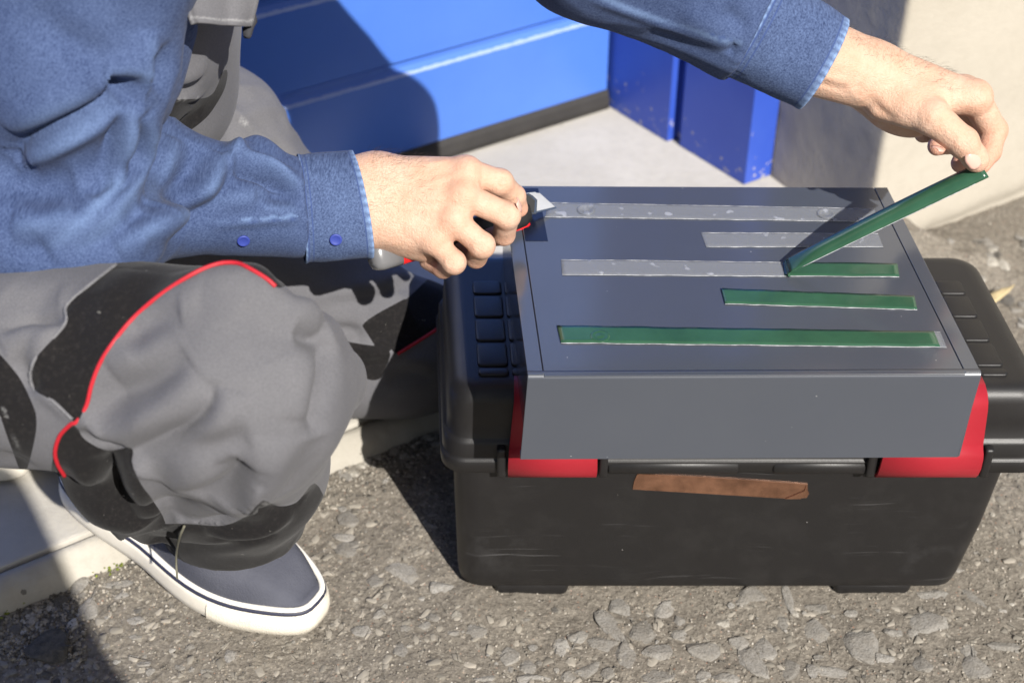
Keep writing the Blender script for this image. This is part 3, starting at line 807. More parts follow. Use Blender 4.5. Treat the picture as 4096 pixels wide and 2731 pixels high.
# rendered wall: pillar right of the frame, lintel above, wall left of the door
RD = nrm([0.5, -0.866])
W0 = PB + DD * 0.0515 - DN * 0.03
s = 0
W1 = PB + DD * 0.0515
R1 = W1 + RD * 0.217
wall = empty('wall', P2(R1, 0), 'pale rough rendered wall corner beside the blue door frame', 'wall')
def rough_wall(name, a, b, c, z1):
    """two faces a-b and b-c with an eroded arris and an uneven surface"""
    rad = 0.010
    ta, tb = nrm(b - a), nrm(c - b)
    L1, L2 = np.linalg.norm(b - a), np.linalg.norm(c - b)
    st = [(a + ta * q) for q in np.linspace(0, L1 - rad, 22)]
    for q in np.linspace(0.15, 0.85, 4):
        st.append((1 - q) ** 2 * (b - ta * rad) + 2 * q * (1 - q) * b + q * q * (b + tb * rad))
    st += [(b + tb * q) for q in rad + (L2 - rad) * np.linspace(0, 1, 50) ** 1.7]
    st = np.array(st); zs = np.concatenate([np.linspace(-0.05, 0.8, 90), np.linspace(0.85, z1, 12)])
    nn = np.array([nrm(np.array([t_[1], -t_[0]])) for t_ in np.gradient(st, axis=0)])
    P = np.zeros((len(st), len(zs), 3)); P[..., 0] = st[:, 0][:, None]; P[..., 1] = st[:, 1][:, None]; P[..., 2] = zs[None, :]
    d = 0.0011 * vnoise(P, 12, 21) + 0.0004 * vnoise(P, 60, 22)
    # crumbled foot
    foot = np.clip(1 - (P[..., 2] - 0.01) / (0.035 + 0.02 * vnoise(P * [1, 1, 0], 30, 23)), 0, 1)
    d = d - 0.012 * foot ** 2
    P[..., 0] += nn[:, 0][:, None] * d; P[..., 1] += nn[:, 1][:, None] * d
    me = mesh_np(name, P.reshape(-1, 3), grid_quads(len(st), len(zs)))
    return me
me = rough_wall('pillar', W1 - RD * 0.02, R1, R1 + DD * 2.2, 2.4)
o = link('pillar', me, M['wall'], wall)
plan_prism('core', [W1 - RD * 0.2 + DD * 0.012, R1 + DD * 0.022 - RD * 0.02, R1 + DD * 2.2 - DN * 0.02, R1 + DD * 2.2 - DN * 0.5, W1 - RD * 0.2 + DD * 0.012 - DN * 0.2], -0.05, 2.4, M['wall'], wall)
plan_prism('lintel', [C0 - DD * 3.0 + DN * 0.30, R1 + DD * 2.2 - DN * 0.01, R1 + DD * 2.2 - DN * 0.5, C0 - DD * 3.0 - DN * 0.2], 2.4, 3.6, M['wall'], wall)
plan_prism('left_pier', [C0 - DD * 2.9 + DN * 0.30, C0 - DD * 4.4 + DN * 0.30, C0 - DD * 4.4 - DN * 0.2, C0 - DD * 2.9 - DN * 0.2], -0.05, 2.399, M['wall'], wall)
plan_prism('soffit_panel', [C0 - DD * 2.9 + DN * 0.02, C0 + DD * 0.05 + DN * 0.02, C0 + DD * 0.05 - DN * 0.05, C0 - DD * 2.9 - DN * 0.05], 2.1, 2.399, M['wall'], wall)
# ------------------------------------------------------------------ tool box
TX0, TX1, TY0, TY1 = -0.071, 0.535, 1.066, 1.326
tb = empty('toolbox', (0.23, 1.19, 0), 'black plastic toolbox with two red latches standing on the worn asphalt', 'toolbox')
k = 7
body_r = []
def shx(ring):
    return [(x - 0.06 * (y - TY0), y, z) for x, y, z in ring]
for z, gx0, gx1, gy, r in ((0.030, 0.046, 0.052, 0.046, 0.020), (0.016, 0.040, 0.050, 0.030, 0.022), (0.009, 0.030, 0.048, 0.022, 0.024), (0.0085, 0.018, 0.050, 0.016, 0.024), (0.013, 0.0145, 0.0470, 0.0125, 0.026), (0.026, 0.0135, 0.0440, 0.0115, 0.026), (0.100, 0.0130, 0.0330, 0.0110, 0.026), (0.192, 0.0125, 0.0250, 0.0105, 0.026), (0.21, 0.0125, 0.0250, 0.0105, 0.026)):
    body_r.append(shx(rrect(TX0 + gx0, TX1 - gx1, TY0 + gy, TY1 - gy, z, r, k)))
link('body', loft_rings('body', body_r), M['body'], tb)
for x0, x1, y0, y1 in ((-0.020, 0.062, 1.0785, 1.140), (0.352, 0.437, 1.0785, 1.140), (-0.030, 0.052, 1.245, 1.300), (0.342, 0.425, 1.245, 1.300)):
    fr = [rrect(x0 + g, x1 - g, y0 + g * 0.4, y1 - g, z, 0.006, 3) for z, g in ((0.022, 0.0), (0.006, 0.0), (0.001, 0.001), (-0.004, 0.003))]
    link('foot', loft_rings('foot', fr), M['body'], tb)
# lid: rim, ledge, dome with rounded shoulder
lr = []
for z, g, r in ((0.196, 0.0165, 0.026), (0.1912, 0.010, 0.022), (0.1905, 0.003, 0.023), (0.193, 0.0, 0.024), (0.2075, -0.0006, 0.025), (0.2088, 0.0004, 0.025), (0.2092, 0.0016, 0.024), (0.213, 0.0020, 0.024), (0.2275, 0.0028, 0.024), (0.2305, 0.0042, 0.024), (0.2318, 0.0062, 0.023), (0.2335, 0.0074, 0.022), (0.252, 0.0086, 0.022), (0.2745, 0.0102, 0.021), (0.2805, 0.0116, 0.026), (0.2848, 0.0146, 0.025), (0.2880, 0.0190, 0.022), (0.2898, 0.0250, 0.018), (0.2900, 0.0320, 0.014)):
    lr.append(shx(rrect(TX0 + g, TX1 - g, TY0 + g, TY1 - g, z, max(r, 0.004), k)))
lid = link('lid', loft_rings('lid', lr), M['lid'], tb)
# grip tiles moulded into the lid top
def tile(x0, x1, y0, y1):
    h = 0.0022
    rr = [rrect(x0, x1, y0, y1, 0.2885, 0.004, 3), rrect(x0, x1, y0, y1, 0.290 + h * 0.5, 0.004, 3), rrect(x0 + 0.0006, x1 - 0.0006, y0 + 0.0006, y1 - 0.0006, 0.290 + h * 0.85, 0.0036, 3), rrect(x0 + 0.0018, x1 - 0.0018, y0 + 0.0018, y1 - 0.0018, 0.290 + h, 0.003, 3)]
    return link('grip_tile', loft_rings('grip_tile', [shx(q) for q in rr]), M['lid'], lid)
rows = [(1.236, 1.259), (1.1960, 1.2320), (1.1560, 1.1920), (1.1160, 1.1520), (1.1010, 1.1120)]
for (x0, x1) in ((-0.031, -0.0005), (0.0025, 0.036), (0.039, 0.072), (0.395, 0.428), (0.431, 0.460), (0.463, 0.491)):
    for (y0, y1) in rows:
        tile(x0, x1, y0, y1)
# recessed grip bar between the latches
for x0, x1 in ((0.096, 0.228), (0.262, 0.362)):
    rr = []
    for x in (x0, x0 + 0.002, x1 - 0.002, x1):
        sc = 0.6 if x in (x0, x1) else 1.0
        rr.append([(x, 1.064 + 0.005 * sc * math.cos(a) + 0.004, 0.199 + 0.0080 * sc * math.sin(a)) for a in np.linspace(0, 2 * math.pi, 14, endpoint=False)])
    link('grip_bar', loft_rings('grip_bar', rr), M['lid'], tb)
# latches
def latch(x0, x1, xt0, xt1):
    prof = [(1.100, 0.2915), (1.086, 0.2922), (1.075, 0.2895), (1.0685, 0.284), (1.0660, 0.276), (1.0645, 0.255), (1.0625, 0.234), (1.0605, 0.230), (1.0570, 0.2265), (1.0555, 0.221), (1.0555, 0.208), (1.0580, 0.198), (1.0620, 0.1905), (1.0660, 0.1870)]
    out = np.array(prof); n = len(out)
    tg = np.gradient(out, axis=0); nn = np.stack([-tg[:, 1], tg[:, 0]], -1); nn /= np.linalg.norm(nn, axis=1)[:, None]
    inn = out - nn * 0.004 * np.sign((nn @ np.array([-1, 0.4]))[:, None] + 1e-6)
    loop = np.vstack([out, inn[::-1]])
    kk = np.clip((loop[:, 1] - 0.215) / 0.07, 0, 1)
    R = []
    e = 0.0012
    for s_, sh in ((0, 0.0), (e, 1), (1 - e, 1), (1, 0.0)):
        xa = x0 * (1 - kk) + xt0 * kk; xb = x1 * (1 - kk) + xt1 * kk
        q = np.zeros((len(loop), 3)); q[:, 0] = xa + (xb - xa) * s_
        c = (out + inn) / 2; cl = np.vstack([c, c[::-1]])
        f = 0.72 if sh == 0 else 1.0
        q[:, 1:] = cl + (loop - cl) * f
        R.append(q)
    o = link('latch', loft_rings('latch', R), M['latch'], tb)
    return o
latch(-0.004, 0.085, 0.002, 0.080)
latch(0.366, 0.467, 0.374, 0.462)
# slot shadows beside the latches: moulded cheeks of the lid
for x in (-0.0105, 0.0915, 0.3595, 0.4735):
    link('latch_cheek', box_mesh('latch_cheek', (x - 0.0045, 1.0600, 0.1915), (x + 0.0045, 1.075, 0.2285), 0.003, 2), M['lid'], tb)
# copper coloured tape on the front
BN = nrm([0, -1.0, -0.05])
def front_y(z): return TY0 + 0.0105 + (0.192 - z) * (0.0005 / 0.092)
tp = [ony(u, v, front_y(0.165)) for u, v in ((637, 473), (639, 472.5), (700, 475.5), (760, 479.5), (807.5, 483), (807.5, 488.5), (809, 492), (806.5, 496.5), (790, 497.5), (700, 492), (632.5, 488), (634, 480))]
tp = [(p[0], front_y(p[2]) - 0.0012, p[2]) for p in tp]
link('tape', prism_mesh('tape', tp, (0, 0.0009, 0)), M['copper'], tb, smooth=False)
fold = [(onp[0], front_y(onp[2]) - 0.0022, onp[2]) for onp in (ony(u, v, front_y(0.15)) for u, v in ((806, 484), (804, 489), (785, 497), (800, 497), (807, 492)))]
link('tape', prism_mesh('tape', fold, (0, 0.0008, 0)), M['copper'], tb, smooth=False)

# ------------------------------------------------------------------ grey steel casing on the tool box
CZ0, CZ1 = 0.2895, 0.3895
A = {'fl': np.array([0.014, 0.981]), 'fr': np.array([0.413, 0.984]), 'br': np.array([0.392, 1.290]), 'bl': np.array([-0.010, 1.293])}
cas = empty('metal_casing', (0.2, 1.13, CZ0), 'grey powder coated sheet metal casing lying on the black toolbox lid', 'metal casing')
dx = nrm(A['fr'] - A['fl']); dyL = nrm(A['bl'] - A['fl']); dyR = nrm(A['br'] - A['fr'])
th = 0.0016
def cprism(name, poly, z0, z1, bev=0.0, m=None, parent=None):
    return link(name, prism_mesh(name, [P2(q, z0) for q in poly], (0, 0, z1 - z0), bev, 3), m or M['casing'], parent or cas, smooth=False)
strip_w = 0.0135; gap = 0.0010
fl, fr, br, bl = A['fl'], A['fr'], A['br'], A['bl']
cprism('top_panel', [fl + dx * (strip_w + gap), fr - dx * (strip_w + gap), br - dx * (strip_w + gap) - dyR * 0.0003, bl + dx * (strip_w + gap) - dyL * 0.0003], CZ1 - th, CZ1, 0.0005)
cprism('side_flange', [fl + dyL * 0.002, fl + dx * strip_w + dyL * 0.002, bl + dx * strip_w, bl], CZ1 - th, CZ1, 0.0005)
cprism('side_flange', [fr - dx * strip_w + dyR * 0.002, fr + dyR * 0.002, br, br - dx * strip_w], CZ1 - th, CZ1, 0.0005)
cprism('joint_backing', [fl + dx * 0.006 + dyL * 0.004, fr - dx * 0.006 + dyR * 0.004, br - dx * 0.006 - dyR * 0.004, bl + dx * 0.006 - dyL * 0.004], CZ1 - 2.4 * th, CZ1 - th - 0.0002, 0, M['kblack'])
# front panel: bent edge with a small radius, foot drawn slightly to the left
def front_ring(x_top, x_bot, yt):
    pr = []
    r = 0.0042
    for a in np.linspace(0, 90, 7):
        a = math.radians(a); pr.append((yt + r - r * math.sin(a) , CZ1 - r + r * math.cos(a)))
    outer = [(yt + 0.0070, CZ1 + 0.00015)] + pr + [(yt, CZ0 + 0.0008), (yt + 0.0006, CZ0 + 0.0002), (yt + 0.012, CZ0 + 0.0002)]
    inner = [(yt + 0.012, CZ0 + 0.0016), (yt + th + 0.0004, CZ0 + 0.0018), (yt + th, CZ1 - r - 0.001), (yt + 0.0070, CZ1 - th)]
    out = []
    for y, z in outer + inner:
        f = (CZ1 - z) / (CZ1 - CZ0); out.append((x_top + (x_bot - x_top) * f, y, z))
    return out
rings = [front_ring(0.0140, 0.0075, 0.981), front_ring(0.0145, 0.0080, 0.981), front_ring(0.4125, 0.4100, 0.984), front_ring(0.413, 0.4105, 0.984)]
fp = link('front_panel', loft_rings('front_panel', rings), M['bend'], cas, smooth=False)
for pl in fp.data.polygons: pl.use_smooth = pl.area < 0.002
def side_plate(p, q, x_off, name='side_panel'):
    d_ = nrm(q - p); nn = np.array([d_[1], -d_[0]]) * x_off
    poly = [P2(p + d_ * 0.002, CZ0), P2(q, CZ0), P2(q, CZ1 - th - 0.0001), P2(p + d_ * 0.002, CZ1 - th - 0.0001)]
    return link(name, prism_mesh(name, poly, (*nn, 0)), M['casing'], cas, smooth=False)
side_plate(fl + np.array([-0.006, 0.0]) * 0, bl, 0.0015); side_plate(fr, br, -0.0015)
side_plate(bl + dx * 0.002 - dyL * 0.0, br - dx * 0.002, 0.0015, 'back_panel')
# dark film near the back corner
dk = [onz(u, v, CZ1)[:2] for u, v in ((518.6, 188.0), (538.2, 188.2), (548, 241), (525.5, 241))]
cprism('film_patch', dk, CZ1 + 0.0001, CZ1 + 0.0004, 0, M['patch'])
# adhesive strips
SZ = CZ1
def strip(tl, tr, br_, bl_, liner=None, gel=True):
    c = [onz(*q, SZ)[:2] for q in (bl_, br_, tr, tl)]
    n = 60
    lo = np.linspace(c[0], c[1], n); hi = np.linspace(c[3], c[2], n)
    q0 = np.concatenate([lo, lo * 0]) if False else None
    nz = vnoise(np.stack([np.linspace(0, 9, n), np.full(n, tl[0]), np.full(n, tl[1])], -1), 2.3, 3) * 0.0005
    lo = lo + np.array([0, 1]) * (nz[:, None] - 0.0003); hi = hi + np.array([0, 1]) * (np.roll(nz, 7)[:, None])
    def sheet(name, lo, hi, z0, z1, m, parent):
        mm = 7
        f = np.linspace(0, 1, mm)
        T = lo[:, None, :] * (1 - f)[None, :, None] + hi[:, None, :] * f[None, :, None]
        zz = z1 + 0.00015 * vnoise(np.concatenate([T, T[..., :1] * 0], -1), 60, 5) + 0.00012 * vnoise(np.concatenate([T, T[..., :1] * 0], -1), 220, 6)
        top = np.concatenate([T, zz[..., None]], -1); bot = np.concatenate([T, np.full(T.shape[:2] + (1,), z0)], -1)
        N_ = len(lo)
        V = np.vstack([top.reshape(-1, 3), bot.reshape(-1, 3)])
        Q = grid_quads(N_, mm)[:, ::-1]
        off = N_ * mm
        side = []
        for i in range(N_ - 1):
            a, b = i * mm, (i + 1) * mm; side.append((a, b, b + off, a + off)); a += mm - 1; b += mm - 1; side.append((b, a, a + off, b + off))
        for j in range(mm - 1):
            side.append((j + 1, j, j + off, j + 1 + off)); a = (N_ - 1) * mm; side.append((a + j, a + j + 1, a + j + 1 + off, a + j + off))
        Q = np.vstack([Q[:, ::-1], grid_quads(N_, mm) + off, np.array(side)])
        me = mesh_np(name, V, Q)
        bm = bmesh.new(); bm.from_mesh(me); bmesh.ops.recalc_face_normals(bm, faces=bm.faces); bm.to_mesh(me); bm.free()
        return link(name, me, m, parent, smooth=False)
    g = sheet('adhesive_strip', lo, hi, SZ + 0.0003, SZ + 0.0010, M['gel'], cas)
    for nm_, e_ in (('back_edge', hi), ('front_edge', lo)):
        pe = np.concatenate([e_, np.full((n, 1), SZ + 0.0008)], 1)
        link('bead_edge', tube_mesh('bead_edge', pe, 0.00028 + 0.00016 * vnoise(pe, 160, 8), 5), M['geledge'], g)
    if liner:
        a, b = liner
        i0, i1 = int(a * (n - 1)), int(b * (n - 1)) + 1
        ins = (hi - lo) * 0.012
        sheet('liner', (lo + ins)[i0:i1], (hi - ins * 0.5)[i0:i1], SZ + 0.00125, SZ + 0.0016, M['green'], g)
    return g
strip((548, 203), (874, 209), (878, 222), (545, 217))
for u_, v_ in ((586, 210.5), (826, 214.5), (600, 337)):
    p_ = onz(u_, v_, SZ); R_b = []
    for rr, h in ((1.0, 0.0013), (0.9, 0.0019), (0.72, 0.0024), (0.62, 0.0021), (0.4, 0.0019), (0.28, 0.0023), (0.05, 0.0024)):
        R_b.append([(p_[0] + 0.0095 * rr * math.cos(a), p_[1] + 0.0098 * rr * math.sin(a), SZ + h) for a in np.linspace(0, 2 * math.pi, 24, endpoint=False)])
    link('bubble', loft_rings('bubble', R_b), M['green'] if v_ > 300 else M['gel'], cas)
strip((701, 233), (878, 234), (883, 247), (706, 247))
s3 = strip((561, 260), (897, 264), (899, 277), (562, 275), (0.665, 1.0))
strip((721, 289), (914, 296.5), (917, 310), (725, 304), (0.0, 1.0))
strip((557, 326), (940, 332), (946.5, 347.5), (561, 343), (0.0, 0.985))
# the liner being peeled off: rises from the strip to the fingers, cupped across its width
p0b = onz(785, 262, SZ + 0.003); p0f = onz(789, 275.5, SZ + 0.003)
p1b = at(979, 162, 1.340); p1f = at(989, 177, 1.330)
nL, nW = 46, 9
Pv = np.zeros((nL, nW, 3))
for i in range(nL):
    f = i / (nL - 1)
    g = f
    cb = p0b * (1 - g) + p1b * g; cf = p0f * (1 - g) + p1f * g
    axis_ = nrm((p1b + p1f) - (p0b + p0f)); acr = cf - cb
    up_ = nrm(np.cross(axis_, nrm(acr))); up_ = up_ if up_[2] > 0 else -up_
    cup = 0.0045 * math.sin(min(1, f * 5) * math.pi / 2)
    bow = -0.0012 * math.sin(math.pi * f)
    tight = 1.0 + 0.06 * math.sin(math.pi * f)
    for j in range(nW):
        q = j / (nW - 1); e = (q - 0.5) * 2
        Pv[i, j] = (cb + cf) / 2 + acr * 0.5 * e * tight + up_ * (cup * (1 - e * e) + bow * 0) - np.array([0, 0, 1]) * bow
    if f < 0.06:                                           # rolled fold where it leaves the strip
        b_ = (1 - f / 0.06)
        Pv[i] += -axis_ * np.array([1, 1, 0]) * 0.0 + np.array([0.0025, 0, 0.002]) * (1 - b_ * b_) * 0
Q = grid_quads(nL, nW)
roll = []
for a in np.linspace(-100, 90, 9):                          # half turn under the ribbon
    r_ = 0.0022; a_ = math.radians(a)
    roll.append(np.array([0.0 - r_ * math.cos(a_), 0, r_ * math.sin(a_) + r_]))
base0 = Pv[0].copy(); shift = np.array([0, 0, 0.0035])
Pv += shift * (1 - np.linspace(0, 1, nL))[:, None, None]
Rl = np.array([[p + q + np.array([0.0012, 0, -0.001]) for p in base0] for q in roll])
V = np.vstack([Rl.reshape(-1, 3), Pv.reshape(-1, 3)])
me = mesh_np('peeled_liner', V, grid_quads(nL + len(roll), nW))
rib = link('peeled_liner', me, M['green'], s3)
link('bead_edge', tube_mesh('bead_edge', Pv[3:-3, -1] + np.array([0, -0.0002, 0.0]), 0.00030 + 0.0002 * vnoise(Pv[3:-3, -1], 210, 12), 5), M['geledge'], s3)
sm = rib.modifiers.new('t', 'SOLIDIFY'); sm.thickness = 0.0005; sm.offset = 0

# ------------------------------------------------------------------ small litter
def leafy(name, pts, zc, label):
    bm = bmesh.new()
    vs = [bm.verts.new(Vector(p)) for p in pts]; bm.faces.new(vs)
    bmesh.ops.triangulate(bm, faces=bm.faces); bmesh.ops.subdivide_edges(bm, edges=bm.edges, cuts=3, use_grid_fill=True)
    for v in bm.verts: v.co.z += 0.004 * vnoise(np.array([v.co[:]]), 60, 31)[0]
    o = link(name, bm_mesh(name, bm), M['leaf']); s_ = o.modifiers.new('t', 'SOLIDIFY'); s_.thickness = 0.0008
    return props(o, label, 'leaf')
leafy('dry_leaf', [onz(u, v, 0.012 + d) for u, v, d in ((972, 310, 0), (984, 296, .004), (1000, 289, .012), (1015, 284.5, .02), (1008, 292, .014), (993, 304, .006), (978, 318, 0))], 0.01, 'dry straw coloured leaf lying on the rubble beside the toolbox')
# ------------------------------------------------------------------ the kneeling person
def c1(x, y): return (x * .1754, y * .1754)                 # measured on enlarged crops of the photograph
def c2(x, y): return (350 + x * .1116, 125 + y * .1116)
def c3(x, y): return (750 + x * .12756, y * .12756)
def c5(x, y): return (x * .1913, 237.5 + y * .1913)
def c6(x, y): return (x * .1594, 450 + y * .1594)
def c7(x, y): return (275 + x * .1595, 250 + y * .1595)
def c8(x, y): return (x * .1913, 325 + y * .1913)
def c10(x, y): return (x * .1977, 250 + y * .1977)
def c4(x, y): return (425 + x * .17007, y * .17007)
def c9(x, y): return (125 + x * .1116, y * .1116)

def finger(pts, radii, k=0.0026):
    P = [at(*p) for p in pts]
    out = []
    for i in range(len(P) - 1):
        out.append(cone(P[i], P[i + 1], radii[i], radii[i + 1], k))
    return P, out

# ---- right hand (holds the knife)
I_, pi_ = finger([(466, 171, 1.368), (500, 182, 1.382), (514, 196, 1.402), (519, 208, 1.416)], [0.0130, 0.0124, 0.0108, 0.0090])
M_, pm_ = finger([(463, 195, 1.362), (507, 215, 1.374), (504, 234, 1.402), (490, 237, 1.422)], [0.0130, 0.0122, 0.0108, 0.0092])
R_, pr_ = finger([(454, 220, 1.362), (482, 245, 1.366), (476, 257, 1.392), (461, 251, 1.412)], [0.0125, 0.0116, 0.0104, 0.0090])
K_, pk_ = finger([(434, 240, 1.366), (454, 262, 1.366), (443, 268, 1.388), (428, 261, 1.402)], [0.0115, 0.0106, 0.0096, 0.0085])
T_, pt_ = finger([(398, 178, 1.40), (438, 176, 1.425), (478, 186, 1.438), (504, 198, 1.440)], [0.018, 0.0150, 0.0125, 0.0095])
W_ = at(372, 199, 1.378); FA = at(300, 207, 1.362); EL = at(45, 205, 1.27)
wu, wd = at(376, 178, 1.380), at(374, 221, 1.378)
pr_R = [cone(FA, W_, 0.028, 0.031, 0.01), cone(at(330, 186, 1.37), wu, 0.026, 0.0235, 0.012), cone(at(330, 222, 1.37), wd, 0.026, 0.0230, 0.012),
        cone(wu, I_[0], 0.022, 0.0135, 0.014), cone(W_, M_[0], 0.025, 0.0140, 0.014), cone(wd, R_[0], 0.022, 0.0135, 0.014), cone(wd, K_[0], 0.020, 0.0125, 0.014),
        cone(at(385, 225, 1.395), at(425, 243, 1.392), 0.021, 0.017, 0.014),
        ball(at(425, 200, 1.388), (0.038, 0.032, 0.020), 0.015, axes_from(RT, -FW)),
        ball(at(404, 236, 1.385), (0.030, 0.017, 0.018), 0.012, axes_from(nrm(at(440, 250, 1.38) - at(390, 228, 1.38)), -FW)),
        cone(I_[0], M_[0], 0.0115, 0.012, 0.010), cone(M_[0], R_[0], 0.012, 0.0115, 0.010), cone(R_[0], K_[0], 0.0115, 0.0105, 0.010)]
pr_R += pi_ + pm_ + pr_ + pk_ + pt_
for q, r in ((I_[0], 0.0130), (M_[0], 0.0138), (R_[0], 0.0130), (K_[0], 0.0118)):     # knuckles stand out
    pr_R.append(ball(q - FW * 0.0022, r, 0.006))
for q, r in ((I_[1], 0.0122), (M_[1], 0.0127), (R_[1], 0.0120), (K_[1], 0.0110), (I_[2], 0.0104)):
    pr_R.append(ball(q - FW * 0.0005, r, 0.004))
VR, QR = sdf_mesh(pr_R, 0.0013, relax=1)
def joint_creases(J, fing, rad):
    """short skin creases across the back of the finger joints"""
    out = []
    for P, k in fing:
        d = nrm(P[k + 1] - P[k - 1]); c = nrm(np.cross(d, -FW))
        for o_, a_ in ((-0.0036, -0.0005), (-0.0012, -0.0007), (0.0014, -0.0007), (0.0038, -0.0005)):
            q = [P[k] + d * o_ + c * (rad * e) - FW * rad * 0.9 for e in (-0.75, 0.0, 0.75)]
            out.append(([tuple(project(x[None])[0][0]) for x in q], a_, 0.0011, 1))
    return out
VR = folds(VR, QR, joint_creases(0, [(I_, 1), (I_, 2), (M_, 1), (R_, 1), (K_, 1)], 0.0095) + [
    ([c2(1370, 440), c2(1430, 500)], -0.0005, 0.002), ([c2(1100, 300), c2(1060, 400)], 0.0007, 0.004),
    ([c2(1000, 420), c2(820, 480), c2(600, 560)], 0.0012, 0.004), ([c2(960, 640), c2(760, 660), c2(560, 680)], 0.0012, 0.004), ([c2(960, 860), c2(760, 800), c2(560, 760)], 0.0010, 0.004),
    ([c2(1140, 470), c2(1170, 540), c2(1330, 650)], -0.0012, 0.004), ([c2(1120, 780), c2(1140, 840)], -0.0015, 0.004), ([c2(880, 300), c2(760, 330), c2(640, 350)], 0.0010, 0.0035),
    ([c2(480, 860), c2(470, 960), c2(520, 1060)], -0.0007, 0.003), ([c2(530, 900), c2(530, 1000), c2(580, 1080)], -0.0006, 0.003), ([c2(250, 1020), c2(400, 1100), c2(620, 1170)], 0.0010, 0.006),
    ([c2(420, 700), c2(700, 720), c2(850, 760)], -0.0008, 0.007), ([c2(420, 540), c2(620, 520), c2(880, 500)], -0.0007, 0.006),
    ([c2(1330, 480), c2(1400, 560)], 0.0006, 0.004), ([c2(1390, 520), c2(1330, 560)], -0.0004, 0.0018), ([c2(1410, 540), c2(1350, 585)], -0.0004, 0.0018)])
# ---- left hand (pulls the liner)
I2, qi = finger([(974, 97, 1.334), (993, 130, 1.358), (989, 151, 1.356), (981, 164, 1.347)], [0.0142, 0.0128, 0.0113, 0.0092])
M2, qm = finger([(964, 92, 1.366), (981, 130, 1.404), (969, 151, 1.396), (961, 163, 1.378)], [0.0139, 0.0124, 0.0110, 0.0095])
R2, qr = finger([(950, 90, 1.394), (964, 126, 1.438), (948, 143, 1.428), (937, 146, 1.404)], [0.0134, 0.0118, 0.0105, 0.0092])
K2, qk = finger([(936, 90, 1.416), (946, 120, 1.456), (932, 132, 1.448), (923, 134, 1.428)], [0.0124, 0.0107, 0.0097, 0.0084])
T2, qt = finger([(884, 99, 1.334), (931, 116, 1.318), (963, 142, 1.320), (977, 160, 1.330)], [0.0199, 0.0158, 0.0137, 0.0110])
W2 = at(866, 74, 1.334); FA2 = at(806, 52, 1.316); EL2 = at(590, -62, 1.281); EL3 = np.array([0.165, 1.24, 0.690])
pr_L = [cone(FA2, W2, 0.033, 0.0265, 0.01), cone(at(812, 44, 1.326), at(876, 66, 1.338), 0.026, 0.0205, 0.012), cone(at(800, 66, 1.321), at(855, 86, 1.331), 0.022, 0.0170, 0.012),
        cone(at(872, 68, 1.341), I2[0], 0.0215, 0.0145, 0.014), cone(W2, M2[0], 0.023, 0.0135, 0.014), cone(at(864, 82, 1.356), R2[0], 0.020, 0.013, 0.014), cone(at(864, 88, 1.366), K2[0], 0.019, 0.012, 0.014),
        ball(at(905, 103, 1.328), (0.034, 0.021, 0.020), 0.012, axes_from(nrm(at(935, 118, 1.321) - at(880, 92, 1.334)), -FW)),
        ball(at(896, 116, 1.364), (0.036, 0.017, 0.018), 0.012, axes_from(nrm(at(930, 126, 1.376) - at(868, 100, 1.356)), -FW)),
        cone(I2[0], M2[0], 0.0125, 0.0125, 0.010), cone(M2[0], R2[0], 0.0125, 0.012, 0.010), cone(R2[0], K2[0], 0.012, 0.011, 0.010),
        cone(at(925, 100, 1.328), I2[0], 0.0125, 0.011, 0.012), ball(at(940, 96, 1.341), (0.022, 0.016, 0.014), 0.012, axes_from(RT, -FW))]
pr_L += qi + qm + qr + qk + qt
pr_L += [ball(I2[0], 0.0140, 0.006), ball(I2[1], 0.0126, 0.004), ball(T2[1], 0.0158, 0.006), ball(T2[2], 0.0136, 0.004), ball(at(975, 157, 1.328), (0.0125, 0.0115, 0.0088), 0.004, axes_from(nrm(T2[3] - T2[2]), -FW))]
VL, QL = sdf_mesh(pr_L, 0.0013, relax=1)
VL = folds(VL, QL, joint_creases(0, [(T2, 2), (I2, 1)], 0.0105) + [
    ([c3(440, 640), c3(640, 700), c3(780, 740)], -0.0016, 0.005), ([c3(470, 590), c3(640, 620), c3(820, 670)], 0.0016, 0.004), ([c3(450, 680), c3(620, 720), c3(760, 770)], 0.0012, 0.003),
    ([c3(780, 700), c3(850, 790), c3(930, 800)], 0.0012, 0.004), ([c3(930, 760), c3(1010, 860), c3(1120, 960)], -0.0024, 0.005), ([c3(1000, 740), c3(1080, 860)], 0.0010, 0.006),
    ([c3(1300, 880), c3(1310, 980), c3(1350, 1040)], -0.0006, 0.0028), ([c3(1360, 880), c3(1380, 960), c3(1430, 1020)], -0.0006, 0.0028), ([c3(1240, 900), c3(1250, 990)], -0.0005, 0.0028),
    ([c3(1600, 900), c3(1720, 830), c3(1860, 780)], 0.0012, 0.004), ([c3(1640, 1080), c3(1740, 1050)], -0.0006, 0.002), ([c3(1660, 1120), c3(1760, 1090)], -0.0006, 0.002), ([c3(1620, 1050), c3(1720, 1020)], -0.0005, 0.002),
    ([c3(1840, 1080), c3(1990, 1040)], -0.0010, 0.0025), ([c3(1830, 940), c3(1900, 860)], -0.0010, 0.003), ([c3(1100, 560), c3(1350, 640), c3(1600, 700)], 0.0008, 0.006), ([c3(1850, 1190), c3(1960, 1180)], -0.0008, 0.002)])
